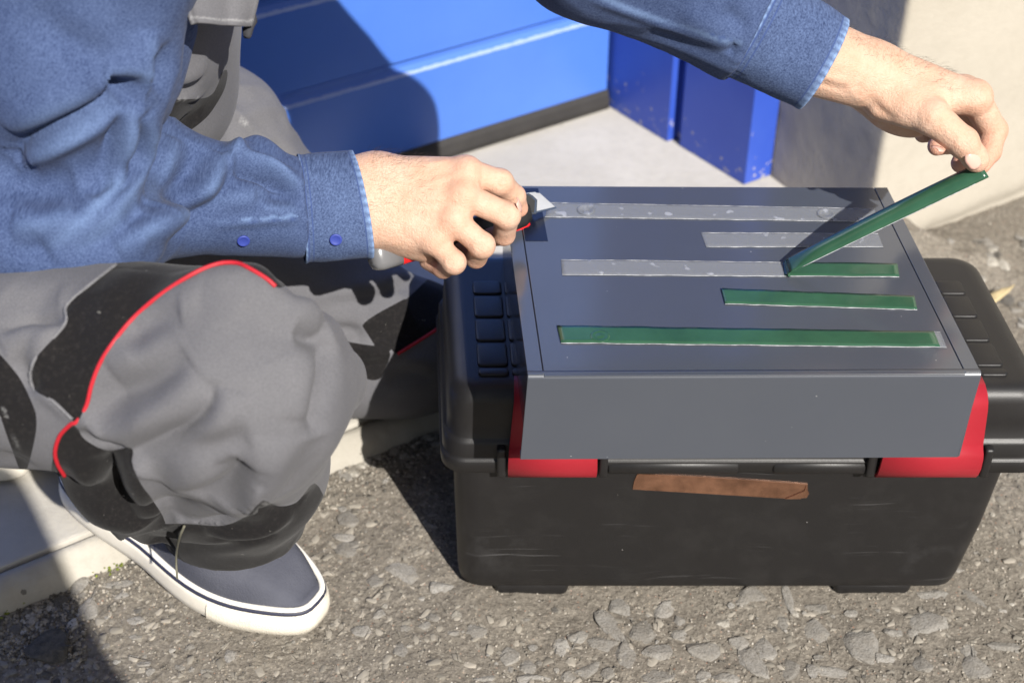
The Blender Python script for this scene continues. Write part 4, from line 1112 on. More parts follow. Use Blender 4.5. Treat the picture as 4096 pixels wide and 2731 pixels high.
# ---- rest of the body (under the clothes), head included
HIPR, HIPL = at(-170, 352, 1.27), np.array([-0.50, 1.30, 0.42])
KNR, ANR = at(270, 370, 1.135), at(212, 545, 1.50)
KNL, ANL = np.array([-0.120, 1.385, 0.105]), np.array([-0.57, 1.285, 0.09])
SHR, SHL = at(95, -100, 1.13), np.array([-0.14, 1.33, 0.825])
CH, NK, HD = np.array([-0.40, 1.21, 0.64]), np.array([-0.22, 1.22, 0.88]), np.array([-0.07, 1.21, 0.985])
PEL = (HIPR + HIPL) / 2 + np.array([0.0, 0, 0.02])
pb = [cone(PEL, CH, 0.095, 0.085, 0.05), cone(HIPR, HIPL, 0.07, 0.07, 0.04), cone(CH, NK, 0.08, 0.055, 0.05), cone(NK, HD, 0.055, 0.055, 0.03), ball(HD + [0, 0, 0.01], (0.098, 0.078, 0.115), 0.02),
      ball(HD + [0.055, 0, -0.045], (0.05, 0.05, 0.05), 0.02), ball(HD + [0.098, 0, -0.012], (0.02, 0.013, 0.02), 0.012), ball(HD + [-0.005, 0.078, -0.01], (0.02, 0.012, 0.03), 0.006), ball(HD + [-0.005, -0.078, -0.01], (0.02, 0.012, 0.03), 0.006),
      cone(SHR, EL, 0.045, 0.034, 0.03), cone(EL, FA, 0.032, 0.028, 0.02), cone(CH + [0.02, -0.03, 0.12], SHR, 0.06, 0.05, 0.04), cone(CH + [0.04, 0.04, 0.12], SHL, 0.07, 0.05, 0.04),
      cone(SHL, EL3, 0.05, 0.036, 0.03), cone(EL3, at(740, 20, 1.315), 0.034, 0.030, 0.02), cone(at(740, 20, 1.315), FA2, 0.030, 0.031, 0.02), cone(HIPR, KNR + [-0.04, 0.02, -0.02], 0.06, 0.035, 0.02), cone(KNR + [-0.04, 0.02, -0.02], ANR + [-0.01, 0.02, -0.02], 0.035, 0.026, 0.02), cone(HIPL, KNL, 0.065, 0.045, 0.03), cone(KNL, ANL, 0.042, 0.032, 0.02)]
VB, QB = sdf_mesh(pb, 0.010, relax=1)
V = np.vstack([VB, VR, VL]); Q = np.vstack([QB, QR + len(VB), QL + len(VB) + len(VR)])
V0 = np.array([PEL[0], PEL[1], 0.0])
me = mesh_np('person', V - V0, Q)
px, zz = project(V)
red = np.zeros(len(V)); hairy = np.zeros(len(V))
def gauss_at(q, r): return np.exp(-(np.linalg.norm(V - q, axis=1) / r) ** 2)
for q, r, a in ((I_[0], .016, .5), (M_[0], .016, .4), (R_[0], .016, .5), (K_[0], .014, .5), (I_[3], .014, .9), (M_[2], .014, .6), (R_[2], .014, .7), (K_[2], .014, .7), (M_[1], .010, .3), (R_[1], .010, .35), (K_[1], .010, .4), (I_[2], .010, .3),
                (I2[2], .016, .9), (I2[1], .014, .5), (I2[3], .014, .9), (R2[3], .016, 1), (M2[3], .016, 1), (M2[1], .02, .9), (T2[3], .010, .6), (I2[0], .016, .3), (K2[2], .016, .8), (T2[2], .012, .3)):
    red += a * gauss_at(q, r)
attr(me, 'red', np.clip(red, 0, 1))
h1 = np.clip(1 - np.abs(px[:, 0] - 385) / 45, 0, 1) * (px[:, 1] > 140) * (px[:, 1] < 250) * np.clip((px[:, 0] - 350) / 10, 0, 1)
h2 = np.exp(-((px[:, 0] - 880) / 50) ** 2) * np.exp(-((px[:, 1] - (0.47 * (px[:, 0] - 848) + 33)) / 13) ** 2)
attr(me, 'hairy', np.clip(0.45 * h1 + 0.5 * h2, 0, 1))
attr(me, 'nail', np.zeros(len(V)))
person = link('person', me, M['skin'])
person.location = V0
props(person, 'kneeling person in denim shirt and grey work trousers cutting adhesive strips with a knife', 'person')

# nails: thin curved plates on the visible finger ends
def nail(c, ax, nn, L, Wd):
    ax = nrm(ax); nn = nrm(nn - np.dot(nn, ax) * ax); sd = np.cross(nn, ax)
    R = []
    n, m = 9, 9
    for i in range(n):
        s = -1 + 2 * i / (n - 1)
        wv = Wd * (1 - max(0, abs(s) - 0.35) ** 2 * 1.1)
        for j in range(m):
            e = -1 + 2 * j / (m - 1)
            R.append(c + ax * (L * s) + sd * (wv * e) - nn * (0.30 * Wd * e * e) - nn * 0.10 * L * (s * s))
    me = mesh_np('fingernail', np.array(R), grid_quads(n, m))
    o = link('fingernail', me, M['nail'], person)
    q = o.modifiers.new('t', 'SOLIDIFY'); q.thickness = 0.0007; q.offset = 0
    return o
nail(surf_pick(VL, [c3(1765, 1250)], 3)[0] - FW * 0.0007, T2[3] - T2[2], -FW + 0.10 * UP, 0.0092, 0.0080)
nail(surf_pick(VL, [c3(1480, 1150)], 3)[0] - FW * 0.0006, R2[3] - R2[2], -FW * 0.8 + UP * 0.5 + RT * -0.1, 0.0060, 0.0060)
nail(surf_pick(VR, [c2(1528, 715)], 3)[0] - FW * 0.0004, I_[3] - I_[2], -FW * 0.25 + RT * 1.0 + UP * 0.15, 0.0070, 0.0060)

# fine hair on wrists and forearms
hv, hq = [], []
def hairs(Vs, Qs, sel, n, L, flow, seed, spread=0.5):
    r = np.random.default_rng(seed)
    N = vnormals(Vs, Qs); idx = np.flatnonzero(sel)
    if len(idx) == 0: return
    for i in r.choice(idx, n):
        p = Vs[i]; nn = N[i]; d = nrm(flow + r.normal(0, spread, 3)); d = nrm(d - nn * np.dot(d, nn) * 0.8)
        l = L * r.uniform(0.5, 1.4); lift = r.uniform(0.15, 0.6); sd = nrm(np.cross(nn, d))
        rad = 0.00009
        c = [p - nn * 0.0005, p + d * l * 0.35 + nn * lift * l * 0.4, p + d * l * 0.7 + nn * lift * l * 0.55, p + d * l + nn * lift * l * 0.5 + sd * l * r.normal(0, 0.2)]
        b = len(hv)
        for k_, q in enumerate(c):
            w_ = rad * (1 - 0.28 * k_)
            hv.extend([q + sd * w_, q - sd * w_ * 0.5 + nn * w_, q - sd * w_ * 0.5 - nn * w_])
        for k_ in range(3):
            for e in range(3):
                a = b + k_ * 3 + e; a2 = b + k_ * 3 + (e + 1) % 3
                hq.append((a, a2, a2 + 3, a + 3))
pR, _ = project(VR); pL, _ = project(VL)
hairs(VR, QR, (pR[:, 0] > 366) & (pR[:, 0] < 430) & (pR[:, 1] < 215), 220, 0.009, RT + 0.3 * UP, 1)
hairs(VR, QR, (pR[:, 0] > 366) & (pR[:, 0] < 425) & (pR[:, 1] < 168), 170, 0.009, RT + 0.5 * UP, 2)
lim = 0.47 * (pL[:, 0] - 848) + 33
hairs(VL, QL, (pL[:, 0] > 838) & (pL[:, 0] < 955) & (pL[:, 1] < lim + 16), 260, 0.009, RT + 0.2 * UP, 3)
me = mesh_np('arm_hair', np.array(hv), np.array(hq))
props(link('arm_hair', me, M['hair'], person), kind='stuff')

# ---- sleeves
def line_attr(V, Vbase, pts, r):
    P = surf_pick(Vbase, pts); P = smooth_path(P, 6 * len(P))
    e = path_dist(V, P); return np.exp(-(e / r) ** 4)
SE = at(302, 208, 1.362)
ps = [cone(SHR, at(70, 60, 1.17), 0.086, 0.080, 0.03), cone(at(70, 60, 1.17), EL + UP * 0.01, 0.080, 0.070, 0.03), cone(EL, at(160, 192, 1.310), 0.068, 0.056, 0.035), cone(at(160, 192, 1.310), SE, 0.055, 0.047, 0.02),
      ball(at(30, 215, 1.27), (0.07, 0.062, 0.06), 0.03), cone(CH + [0.0, -0.03, 0.10], SHR, 0.10, 0.085, 0.05), cone(PEL + [0.0, 0.0, 0.1], CH, 0.110, 0.125, 0.05), cone(CH + [0.02, 0.04, 0.12], SHL, 0.11, 0.09, 0.05), cone(CH + [0, 0, 0.05], NK, 0.125, 0.068, 0.05),
      ball(at(250, 160, 1.345), (0.030, 0.026, 0.024), 0.012), ball(at(100, 235, 1.27), (0.06, 0.034, 0.04), 0.03), ball(at(55, 222, 1.215), (0.085, 0.05, 0.040), 0.05), ball(at(60, 242, 1.185), (0.075, 0.034, 0.026), 0.06), cone(at(155, 30, 1.24), at(150, 78, 1.255), 0.030, 0.026, 0.02)]
subs = [cone(at(112, 88, 1.235), at(150, 92, 1.25), 0.008, 0.010, 0.012), ball(at(222, 135, 1.345), (0.022, 0.016, 0.03), 0.012)]
VS, QS = sdf_mesh(ps, 0.0031, cuts=[(at(303, 208, 1.362), nrm(at(366, 204, 1.375) - at(303, 208, 1.362)))], subs=subs, relax=2)
wearS = np.zeros(len(VS))
VS = folds(VS, QS, [
    ([c1(620, 482), c1(720, 498), c1(830, 500)], -0.020, 0.010, 1), ([c1(600, 445), c1(740, 440), c1(860, 425)], 0.007, 0.014),
    ([c1(800, 540), c1(600, 612), c1(320, 740), c1(120, 850), c1(30, 930)], -0.017, 0.011, 1), ([c1(720, 600), c1(560, 690), c1(330, 810), c1(130, 930)], 0.008, 0.013), ([c1(560, 540), c1(300, 650), c1(60, 790)], 0.005, 0.018),
    ([c1(700, 650), c1(640, 850), c1(600, 1040), c1(520, 1140)], -0.011, 0.009, 1), ([c1(760, 620), c1(720, 820), c1(650, 1060), c1(480, 1270), c1(250, 1420)], 0.010, 0.013),
    ([c1(810, 660), c1(785, 860), c1(700, 1060), c1(560, 1240)], -0.008, 0.008, 1), ([c1(850, 660), c1(840, 860), c1(780, 1060), c1(650, 1250), c1(420, 1440)], 0.008, 0.012),
    ([c1(920, 740), c1(900, 930), c1(820, 1120), c1(700, 1260)], -0.008, 0.010), ([c1(1010, 780), c1(960, 950), c1(870, 1140)], 0.006, 0.014), ([c1(1130, 820), c1(1050, 1000), c1(930, 1180)], -0.008, 0.012),
    ([c1(1280, 880), c1(1180, 1080), c1(1000, 1220), c1(800, 1340), c1(660, 1410)], 0.011, 0.012), ([c1(1330, 960), c1(1220, 1150), c1(1020, 1290), c1(820, 1380)], -0.010, 0.009, 1),
    ([c1(1350, 890), c1(1480, 910), c1(1620, 990), c1(1715, 1070)], 0.008, 0.009), ([c1(1330, 955), c1(1480, 975), c1(1600, 1040), c1(1700, 1090)], -0.015, 0.008, 1), ([c1(1380, 790), c1(1330, 880), c1(1280, 900)], 0.008, 0.009),
    ([c1(200, 40), c1(330, 200), c1(560, 330), c1(700, 380)], -0.004, 0.014), ([c1(860, 180), c1(850, 380), c1(800, 430)], 0.004, 0.012), ([c1(910, 280), c1(930, 420), c1(880, 520)], -0.005, 0.014),
    ([c1(60, 900), c1(40, 1000), c1(200, 1070), c1(430, 1040)], -0.008, 0.014), ([c1(30, 1380), c1(200, 1400), c1(420, 1330), c1(640, 1180)], -0.006, 0.012), ([c1(60, 1280), c1(250, 1290), c1(430, 1200)], 0.005, 0.016),
    ([c1(420, 1440), c1(620, 1330), c1(800, 1200)], -0.006, 0.009), ([c1(1450, 1110), c1(1620, 1130), c1(1720, 1145)], -0.005, 0.008), ([c1(1480, 1180), c1(1640, 1190), c1(1720, 1200)], 0.003, 0.008), ([c1(1200, 1300), c1(1450, 1260), c1(1720, 1250)], 0.002, 0.005), ([c1(1180, 1160), c1(1380, 1120), c1(1560, 1090)], 0.003, 0.012)], 1.9, 0.0022, wearS)
N = vnormals(VS, QS)
VS = VS + N * (0.0010 * vnoise(VS, 16, 41) + 0.0005 * vnoise(VS, 60, 42))[:, None]
VS = crumple(VS, N, at(230, 150, 1.3) - at(100, 250, 1.3), 0.0018, 8, 36, 81)
me = mesh_np('shirt', VS, QS)
st = line_attr(VS, VS, [c1(1190, 1280), c1(1450, 1265), c1(1730, 1245)], 0.0009)
attr(me, 'stitch', np.clip(st, 0, 1) * 0.6)
wr = np.zeros(len(VS))
for pts in ([c1(1190, 1262), c1(1450, 1247), c1(1730, 1228)], [c1(900, 1440), c1(1200, 1450), c1(1380, 1485), c1(1740, 1480)]):
    wr += line_attr(VS, VS, pts, 0.0014)
attr(me, 'wear', np.clip(0.40 * np.clip(wr, 0, 1) + 0.30 * np.clip(wearS, 0, 1), 0, 1))
shirt = link('shirt', me, M['denim'], person)
props(shirt, 'loose blue denim shirt with rumpled sleeve')

# left sleeve
SE2 = at(752, 26, 1.313)
CN2 = nrm(at(826, 63, 1.318) - at(752, 26, 1.313))
ps = [cone(SHL, EL3, 0.080, 0.066, 0.04), cone(EL3, SE2 + UP * 0.004, 0.068, 0.044, 0.03), cone(EL2, SE2, 0.063, 0.0494, 0.03), cone(EL2, EL3, 0.058, 0.066, 0.04)]
V2, Q2 = sdf_mesh(ps, 0.0032, cuts=[(SE2, CN2)], relax=2)
V2 = folds(V2, Q2, [([c4(1000, 10), c4(1300, 120), c4(1600, 220), c4(1850, 290)], 0.0022, 0.006), ([c4(1300, 190), c4(1500, 270), c4(1700, 330), c4(1830, 350)], -0.003, 0.010), ([c4(1750, 60), c4(1900, 180)], -0.003, 0.008), ([c4(1830, 250), c4(1780, 330)], -0.004, 0.006),
    ([c4(1500, 60), c4(1700, 160), c4(1820, 230)], 0.003, 0.012)], 1.4)
N = vnormals(V2, Q2); V2 = crumple(V2 + N * (0.0010 * vnoise(V2, 20, 43))[:, None], N, CN2, 0.0026, 8, 36, 85)
me = mesh_np('sleeve', V2, Q2)
st = line_attr(V2, V2, [c4(1040, 5), c4(1300, 108), c4(1600, 208), c4(1850, 275)], 0.0009) + line_attr(V2, V2, [c4(1040, -25), c4(1300, 75), c4(1600, 180), c4(1860, 250)], 0.0009)
attr(me, 'stitch', np.clip(st, 0, 1) * 0.9); attr(me, 'wear', np.clip(line_attr(V2, V2, [c4(1040, -10), c4(1300, 92), c4(1600, 195), c4(1850, 262)], 0.003), 0, 1) * 0.35)
sleeve = link('sleeve', me, M['denim'], person)

def cuff(a, b, r_up, r_dp, name, parent, bulge=0.003, tilt=0.0, seed=1, r_end=1.0):
    """double cloth band: outer wall, rolled rim, inner wall"""
    ax = nrm(b - a); L = np.linalg.norm(b - a)
    e1 = nrm(UP - ax * np.dot(UP, ax)); e2 = nrm(np.cross(ax, e1))
    m = 72
    th = np.linspace(0, 2 * np.pi, m, endpoint=False)
    sec = [(0.0, 0.985, 0, 0), (0.0, 1.03, 0, 1.0), (0.02, 1.045, 0, 0.6), (0.045, 1.03, 1, 0), (0.06, 1.022, 0, 0), (0.10, 1.02, 0, 0), (0.115, 1.02, 1, 0), (0.13, 1.02, 0, 0)]
    sec += [(q, 1.02 + 0.02 * math.sin(math.pi * q), 0, 0) for q in np.linspace(0.2, 0.84, 9)]
    sec += [(0.885, 1.025, 0, 0), (0.90, 1.022, 1, 0.1), (0.915, 1.025, 0, 0.3), (0.96, 1.03, 0, 0.5), (0.985, 1.025, 0, 1.0), (1.0, 1.0, 0, 1.0), (0.99, 0.965, 0, 0.8), (0.94, 0.955, 0, 0.1), (0.80, 0.95, 0, 0), (0.5, 0.94, 0, 0)]
    R = []; S = []; Wr = []
    for (q, f, s_, w_) in sec:
        f = f * (1 + (r_end - 1) * q)
        off = tilt * np.cos(th)
        P = a + ax * (L * q) + (np.cos(th) * r_up * f)[:, None] * e1 + (np.sin(th) * r_dp * f)[:, None] * e2 + (off * q)[:, None] * ax
        nn = np.cos(th)[:, None] * e1 + np.sin(th)[:, None] * e2
        P = P + nn * (0.0016 * vnoise(P, 26, seed) + 0.0007 * vnoise(P, 85, seed + 1))[:, None]
        if 0.04 < q < 0.2: P = P + nn * (0.0006 * np.sin(th * 33))[:, None]
        if q > 0.9: P = P + nn * (0.0004 * np.sin(th * 47))[:, None]
        R.append(P); S.append(np.full(m, s_)); Wr.append(np.clip(w_ * (0.7 + 0.5 * np.sin(th * 37)), 0, 1))
    me = mesh_np(name, np.vstack(R), grid_quads(len(R), m, True))
    bm = bmesh.new(); bm.from_mesh(me); bmesh.ops.recalc_face_normals(bm, faces=bm.faces); bm.to_mesh(me); bm.free()
    attr(me, 'stitch', np.concatenate(S)); attr(me, 'wear', np.concatenate(Wr))
    return link(name, me, M['cuff'], parent)
cuff(at(301, 208, 1.362), at(363, 204.5, 1.374), 0.0500, 0.040, 'cuff', shirt, tilt=-0.006, seed=51)
cuff(at(752, 26, 1.313), at(824, 65, 1.318), 0.0494, 0.042, 'cuff', sleeve, tilt=0.000, seed=53, r_end=0.90)
def button(u, v, o, r=0.0058):
    n_ = len(o.data.vertices); Vs = np.zeros(n_ * 3, np.float32); Ns = np.zeros(n_ * 3, np.float32)
    o.data.vertices.foreach_get('co', Vs); o.data.vertex_normals.foreach_get('vector', Ns); Vs = Vs.reshape(-1, 3).astype(float); Ns = Ns.reshape(-1, 3)
    p = surf_pick(Vs, [(u, v)], 4)[0]
    k_ = np.argsort(np.linalg.norm(Vs - p, axis=1))[:12]; nn = nrm(Ns[k_].mean(0))
    if np.dot(nn, FW) > 0: nn = -nn
    nn = nrm(nn - 0.35 * FW); p = Vs[k_[0]] + nn * 0.0006
    e1 = nrm(np.cross(nn, RT)); e2 = np.cross(nn, e1)
    R = []
    for rr, h in ((0.2, 0.0), (1.0, 0.0), (1.0, 0.0012), (0.86, 0.0020), (0.7, 0.0014), (0.1, 0.0012)):
        R.append([p + nn * (h * 0.8 + 0.0002) + r * rr * (math.cos(q) * e1 + math.sin(q) * e2) for q in np.linspace(0, 2 * math.pi, 20, endpoint=False)])
    return link('button', loft_rings('button', R), M['button'], shirt)
cf = [o for o in bpy.data.objects if o.name == 'cuff'][0]
button(336, 241, cf); button(245, 242, shirt)

# ---- trousers
def leg_object(name, V, Q, panels, seams, label=None, holes=()):
    me = mesh_np(name, V, Q)
    px, z = project(V)
    sd = np.full(len(V), -50.0)
    for poly in panels: sd = np.maximum(sd, poly_sd(px, poly))
    for poly in holes: sd = np.minimum(sd, -poly_sd(px, poly))
    attr(me, 'panel', sd)
    s = np.zeros(len(V))
    for pts, r in seams: s = np.maximum(s, line_attr(V, V, pts, r))
    attr(me, 'seam', np.clip(s, 0, 1)); attr(me, 'dark', np.zeros(len(V)))
    o = link(name, me, M['work'], person)
    if label: o['label'] = label
    return o
pl = [cone(HIPR + [-0.03, 0, 0], KNR + [-0.03, 0.01, -0.01], 0.092, 0.083, 0.03), cone(KNR + [-0.020, 0.0, -0.028], at(242, 460, 1.30), 0.077, 0.070, 0.03), cone(at(244, 460, 1.30), ANR + [0.014, 0, -0.02], 0.070, 0.066, 0.03),
      ball(at(318, 380, 1.18), (0.030, 0.032, 0.034), 0.024), ball(at(347, 380, 1.205), (0.0165, 0.022, 0.024), 0.014), ball(at(311, 327, 1.165), (0.0195, 0.018, 0.022), 0.014), ball(at(290, 345, 1.13), (0.022, 0.018, 0.03), 0.03),
      ball(at(240, 312, 1.11), (0.05, 0.03, 0.04), 0.03), ball(at(150, 420, 1.17), (0.08, 0.05, 0.05), 0.03), ball(at(115, 470, 1.23), (0.045, 0.035, 0.045), 0.02), cone(at(120, 485, 1.25), at(150, 525, 1.36), 0.036, 0.018, 0.02),
      ball(at(25, 380, 1.19), (0.06, 0.05, 0.05), 0.03), ball(at(225, 480, 1.30), (0.07, 0.04, 0.05), 0.03)]
hem_p = at(200, 540, 1.42)
hem_n = nrm(np.array([0.10, -0.35, -1.0]))
VT, QT = sdf_mesh(pl, 0.0034, cuts=[(hem_p, hem_n)], subs=[cone(at(-40, 486, 1.16), at(6, 474, 1.16), 0.034, 0.014, 0.02), ball(at(337, 254, 1.15), (0.046, 0.046, 0.14), 0.016, axes_from(RT, -FW)), cone(at(85, 485, 1.235), at(60, 520, 1.25), 0.006, 0.02, 0.01), cone(at(322, 425, 1.20), at(370, 432, 1.25), 0.010, 0.014, 0.010)], relax=2)
VT = folds(VT, QT, [
    ([c10(960, 540), c10(800, 650), c10(620, 740), c10(470, 880)], -0.013, 0.017), ([c10(930, 440), c10(740, 550), c10(560, 640)], 0.006, 0.018), ([c10(1000, 640), c10(800, 800), c10(600, 900), c10(430, 970)], 0.010, 0.018),
    ([c10(1085, 660), c10(1055, 780), c10(950, 880), c10(800, 960), c10(620, 1050)], -0.0125, 0.011, 1), ([c10(1170, 700), c10(1100, 890), c10(940, 1000), c10(700, 1110)], 0.013, 0.015), ([c10(1260, 930), c10(1060, 975), c10(900, 1015), c10(740, 1100)], -0.013, 0.013),
    ([c10(1700, 440), c10(1665, 600), c10(1625, 770), c10(1600, 940)], -0.017, 0.014, 1), ([c10(1560, 460), c10(1560, 640), c10(1530, 860)], 0.007, 0.020), ([c10(1690, 380), c10(1620, 445), c10(1500, 420)], -0.012, 0.011, 1), ([c10(1480, 290), c10(1600, 290), c10(1660, 340)], 0.006, 0.012),
    ([c10(920, 320), c10(760, 360), c10(620, 480)], -0.006, 0.015), ([c10(1000, 250), c10(820, 280), c10(680, 370)], 0.004, 0.016), ([c10(1250, 260), c10(1380, 380), c10(1440, 540)], -0.004, 0.022),
    ([c10(1260, 1080), c10(1160, 1190), c10(980, 1240)], -0.010, 0.015), ([c10(1440, 960), c10(1340, 1180), c10(1180, 1330)], 0.007, 0.022), ([c10(1600, 960), c10(1540, 1120), c10(1420, 1240)], -0.006, 0.018), ([c10(1120, 1120), c10(1000, 1170), c10(860, 1200)], 0.006, 0.014),
    ([c10(400, 900), c10(480, 980), c10(640, 1020)], -0.010, 0.011, 1), ([c10(620, 990), c10(530, 1100), c10(600, 1220), c10(720, 1400)], -0.016, 0.012, 1), ([c10(690, 1030), c10(690, 1160), c10(800, 1340)], 0.010, 0.012), ([c10(330, 1060), c10(440, 1150), c10(560, 1290)], 0.008, 0.014), ([c10(420, 1060), c10(520, 1180), c10(640, 1390)], -0.008, 0.010),
    ([c5(340, 360), c5(330, 420), c5(180, 630), c5(170, 760)], 0.0030, 0.008), ([c5(0, 480), c5(150, 410), c5(330, 430)], -0.013, 0.011, 1), ([c5(0, 550), c5(160, 470), c5(300, 480)], 0.006, 0.014), ([c5(180, 780), c5(280, 860), c5(380, 950)], 0.0026, 0.006), ([c5(0, 300), c5(120, 330), c5(300, 300)], -0.005, 0.016), ([c5(60, 620), c5(120, 700), c5(150, 820)], -0.007, 0.012), ([c5(480, 300), c5(420, 480), c5(300, 640)], -0.004, 0.020), ([c5(700, 160), c5(560, 330), c5(420, 620)], 0.004, 0.020),
    ([c6(1130, 440), c6(1350, 470), c6(1600, 400)], -0.009, 0.011), ([c6(1400, 60), c6(1500, 180), c6(1420, 330)], -0.008, 0.014), ([c6(1210, 430), c6(1130, 560), c6(1110, 680)], 0.005, 0.006), ([c6(880, 520), c6(1000, 600), c6(1200, 625), c6(1560, 590)], -0.006, 0.009), ([c6(1250, 500), c6(1500, 530), c6(1850, 420)], 0.006, 0.012), ([c6(1540, 330), c6(1700, 410), c6(1930, 330)], -0.006, 0.010), ([c6(1300, 560), c6(1500, 600), c6(1750, 540)], -0.004, 0.008)], 1.3)
hemp = [c6(800, 520), c6(1150, 458), c6(1400, 470), c6(1560, 400), c6(1640, 312), c6(1750, 348), c6(1860, 325), c6(2000, 225), c6(2100, 800), c6(1000, 900), c6(700, 620)]
pxT, _ = project(VT); sdh = -poly_sd(pxT, hemp)
N = vnormals(VT, QT); VT = VT + N * (0.0075 * np.clip(sdh / 2.5, 0, 1) * np.exp(-np.clip(sdh, 0, 99) / 16) * (pxT[:, 0] < 262) + 0.0012 * vnoise(VT, 9, 61) + 0.0006 * vnoise(VT, 45, 62))[:, None]
VT = crumple(VT, N, at(250, 350, 1.15) - at(140, 460, 1.2), 0.0012, 7, 34, 71)
blk = [[c5(620, 60), c5(610, 130), c5(480, 230), c5(350, 350), c5(340, 455), c5(180, 640), c5(172, 780), c5(270, 850), c5(390, 960), c5(440, 890), c5(470, 780), c5(540, 610), c5(690, 430), c5(830, 305), c5(1000, 195), c5(1130, 140), c5(1230, 132), c5(1300, 160), c5(1400, 215), c5(1445, 258), c5(1500, 240), c5(1560, 100), c5(1640, -200), c5(700, -200)],
       [c8(-20, 120), c8(0, 150), c8(100, 270), c8(165, 400), c8(190, 480), c8(180, 600), c8(125, 775), c8(60, 640), c8(0, 470), c8(-20, 420)],
       [c5(390, 975), c5(440, 1050), c5(560, 1110), c5(690, 1095), c5(690, 1180), c5(740, 1290), c5(800, 1372), c5(860, 1500), c5(740, 1600), c5(440, 1520), c5(280, 1330), c5(280, 1120), c5(310, 1030)],
       [c6(840, 470), c6(1150, 458), c6(1400, 470), c6(1560, 400), c6(1640, 312), c6(1750, 348), c6(1860, 325), c6(2000, 225), c6(2100, 800), c6(1000, 900), c6(700, 520)]]
legR = leg_object('trouser_leg', VT, QT, blk, [([c6(1640, 325), c6(1750, 362), c6(1860, 340), c6(1985, 245)], 0.0012), ([c6(1060, 625), c6(1300, 650), c6(1560, 650), c6(1760, 625)], 0.0008), ([c8(20, 440), c8(60, 560), c8(110, 700)], 0.0008)],
                  'grey trouser leg over the raised knee with black panels')
pip = surf_pick(VT, [c5(*q) for q in ((338, 1245), (300, 1180), (288, 1115), (312, 1035), (368, 975), (400, 960), (450, 880), (478, 770), (520, 660), (585, 555), (690, 425), (830, 302), (1000, 192), (1130, 137), (1230, 130), (1300, 157), (1392, 212), (1440, 254))], 3)
link('piping', tube_mesh('piping', smooth_path(pip, 130), 0.0017, 8), M['piping'], legR)
for pts_ in ([(606, 138), (480, 235), (347, 352), (337, 452), (178, 640), (170, 778), (270, 848), (378, 948)],):
    sp_ = surf_pick(VT, [c5(*q) for q in pts_], 3)
    me = tube_mesh('seam', smooth_path(sp_, 70), 0.0015, 6); nv_ = len(me.vertices)
    for an, vv in (('panel', -5.0), ('seam', 0.25), ('dark', 0.0)): attr(me, an, np.full(nv_, vv))
    link('seam', me, M['work'], legR)
cordp = surf_pick(VT, [c6(1160, 470), c6(1130, 540), c6(1112, 620), c6(1108, 690)], 4)
cordp = np.vstack([cordp + (-FW) * 0.002, [cordp[-1] + (at(*c6(1112, 800), 1.42) - at(*c6(1108, 690), 1.42))]])
link('drawcord', tube_mesh('drawcord', smooth_path(cordp, 24), 0.0012, 6), M['cord'], legR)

pl = [cone(HIPL, at(212, 130, 1.66), 0.10, 0.076, 0.03), cone(HIPL + [0, 0.02, -0.02], KNL, 0.090, 0.070, 0.03), cone(at(222, 140, 1.66), KNL + [-0.05, 0.01, 0.015], 0.070, 0.066, 0.03), cone(KNL, ANL, 0.078, 0.066, 0.02), ball(KNL + [-0.02, 0, -0.01], (0.10, 0.09, 0.075), 0.02)]
VK, QK = sdf_mesh(pl, 0.0045, cuts=[(np.array([0, 0, 0.0365]), np.array([0, 0, -1.0]))], relax=2)
VK = folds(VK, QK, [([c7(330, 330), c7(600, 300), c7(900, 180)], -0.004, 0.008), ([c7(200, 280), c7(500, 240), c7(850, 140)], 0.004, 0.012), ([c7(360, 500), c7(500, 520), c7(520, 600)], -0.006, 0.008), ([c7(540, 640), c7(700, 620), c7(720, 700)], 0.006, 0.010), ([c7(790, 650), c7(900, 720), c7(1000, 740)], 0.005, 0.012), ([c7(700, 820), c7(850, 760), c7(1000, 790)], -0.005, 0.010),
    ([c9(780, 980), c9(830, 985), c9(1000, 1040), c9(1200, 1190), c9(1340, 1310)], 0.0025, 0.006), ([c9(820, 1010), c9(1000, 1070), c9(1180, 1210)], -0.003, 0.005), ([c9(900, 1060), c9(940, 1130), c9(900, 1260)], -0.004, 0.010), ([c9(850, 800), c9(950, 850), c9(1050, 780)], -0.003, 0.016)], 1.4)
N = vnormals(VK, QK); VK = crumple(VK + N * (0.0012 * vnoise(VK, 14, 63))[:, None], N, at(420, 300, 1.7) - at(330, 330, 1.7), 0.0035, 8, 30, 75)
blk = [[c7(545, 470), c7(800, 310), c7(830, 300), c7(1000, 150), c7(1100, 150), c7(1100, 460), c7(1005, 500), c7(785, 640), c7(720, 612), c7(630, 602)], [c7(380, 575), c7(560, 590), c7(715, 622), c7(700, 720), c7(655, 805), c7(560, 800), c7(380, 700)]]
legL = leg_object('trouser_leg', VK, QK, blk, [([c7(515, 425), c7(640, 370), c7(800, 275)], 0.0014), ([c7(545, 455), c7(680, 395), c7(805, 300)], 0.0014), ([c9(780, 1000), c9(1000, 1052), c9(1200, 1200), c9(1340, 1322)], 0.0008)], 'grey trouser leg kneeling on the concrete with black panels')
pip = surf_pick(VK, [c7(770, 648), c7(880, 580), c7(1005, 500), c7(1050, 470)], 3)
link('piping', tube_mesh('piping', smooth_path(pip, 30), 0.0020, 8), M['piping'], legL)

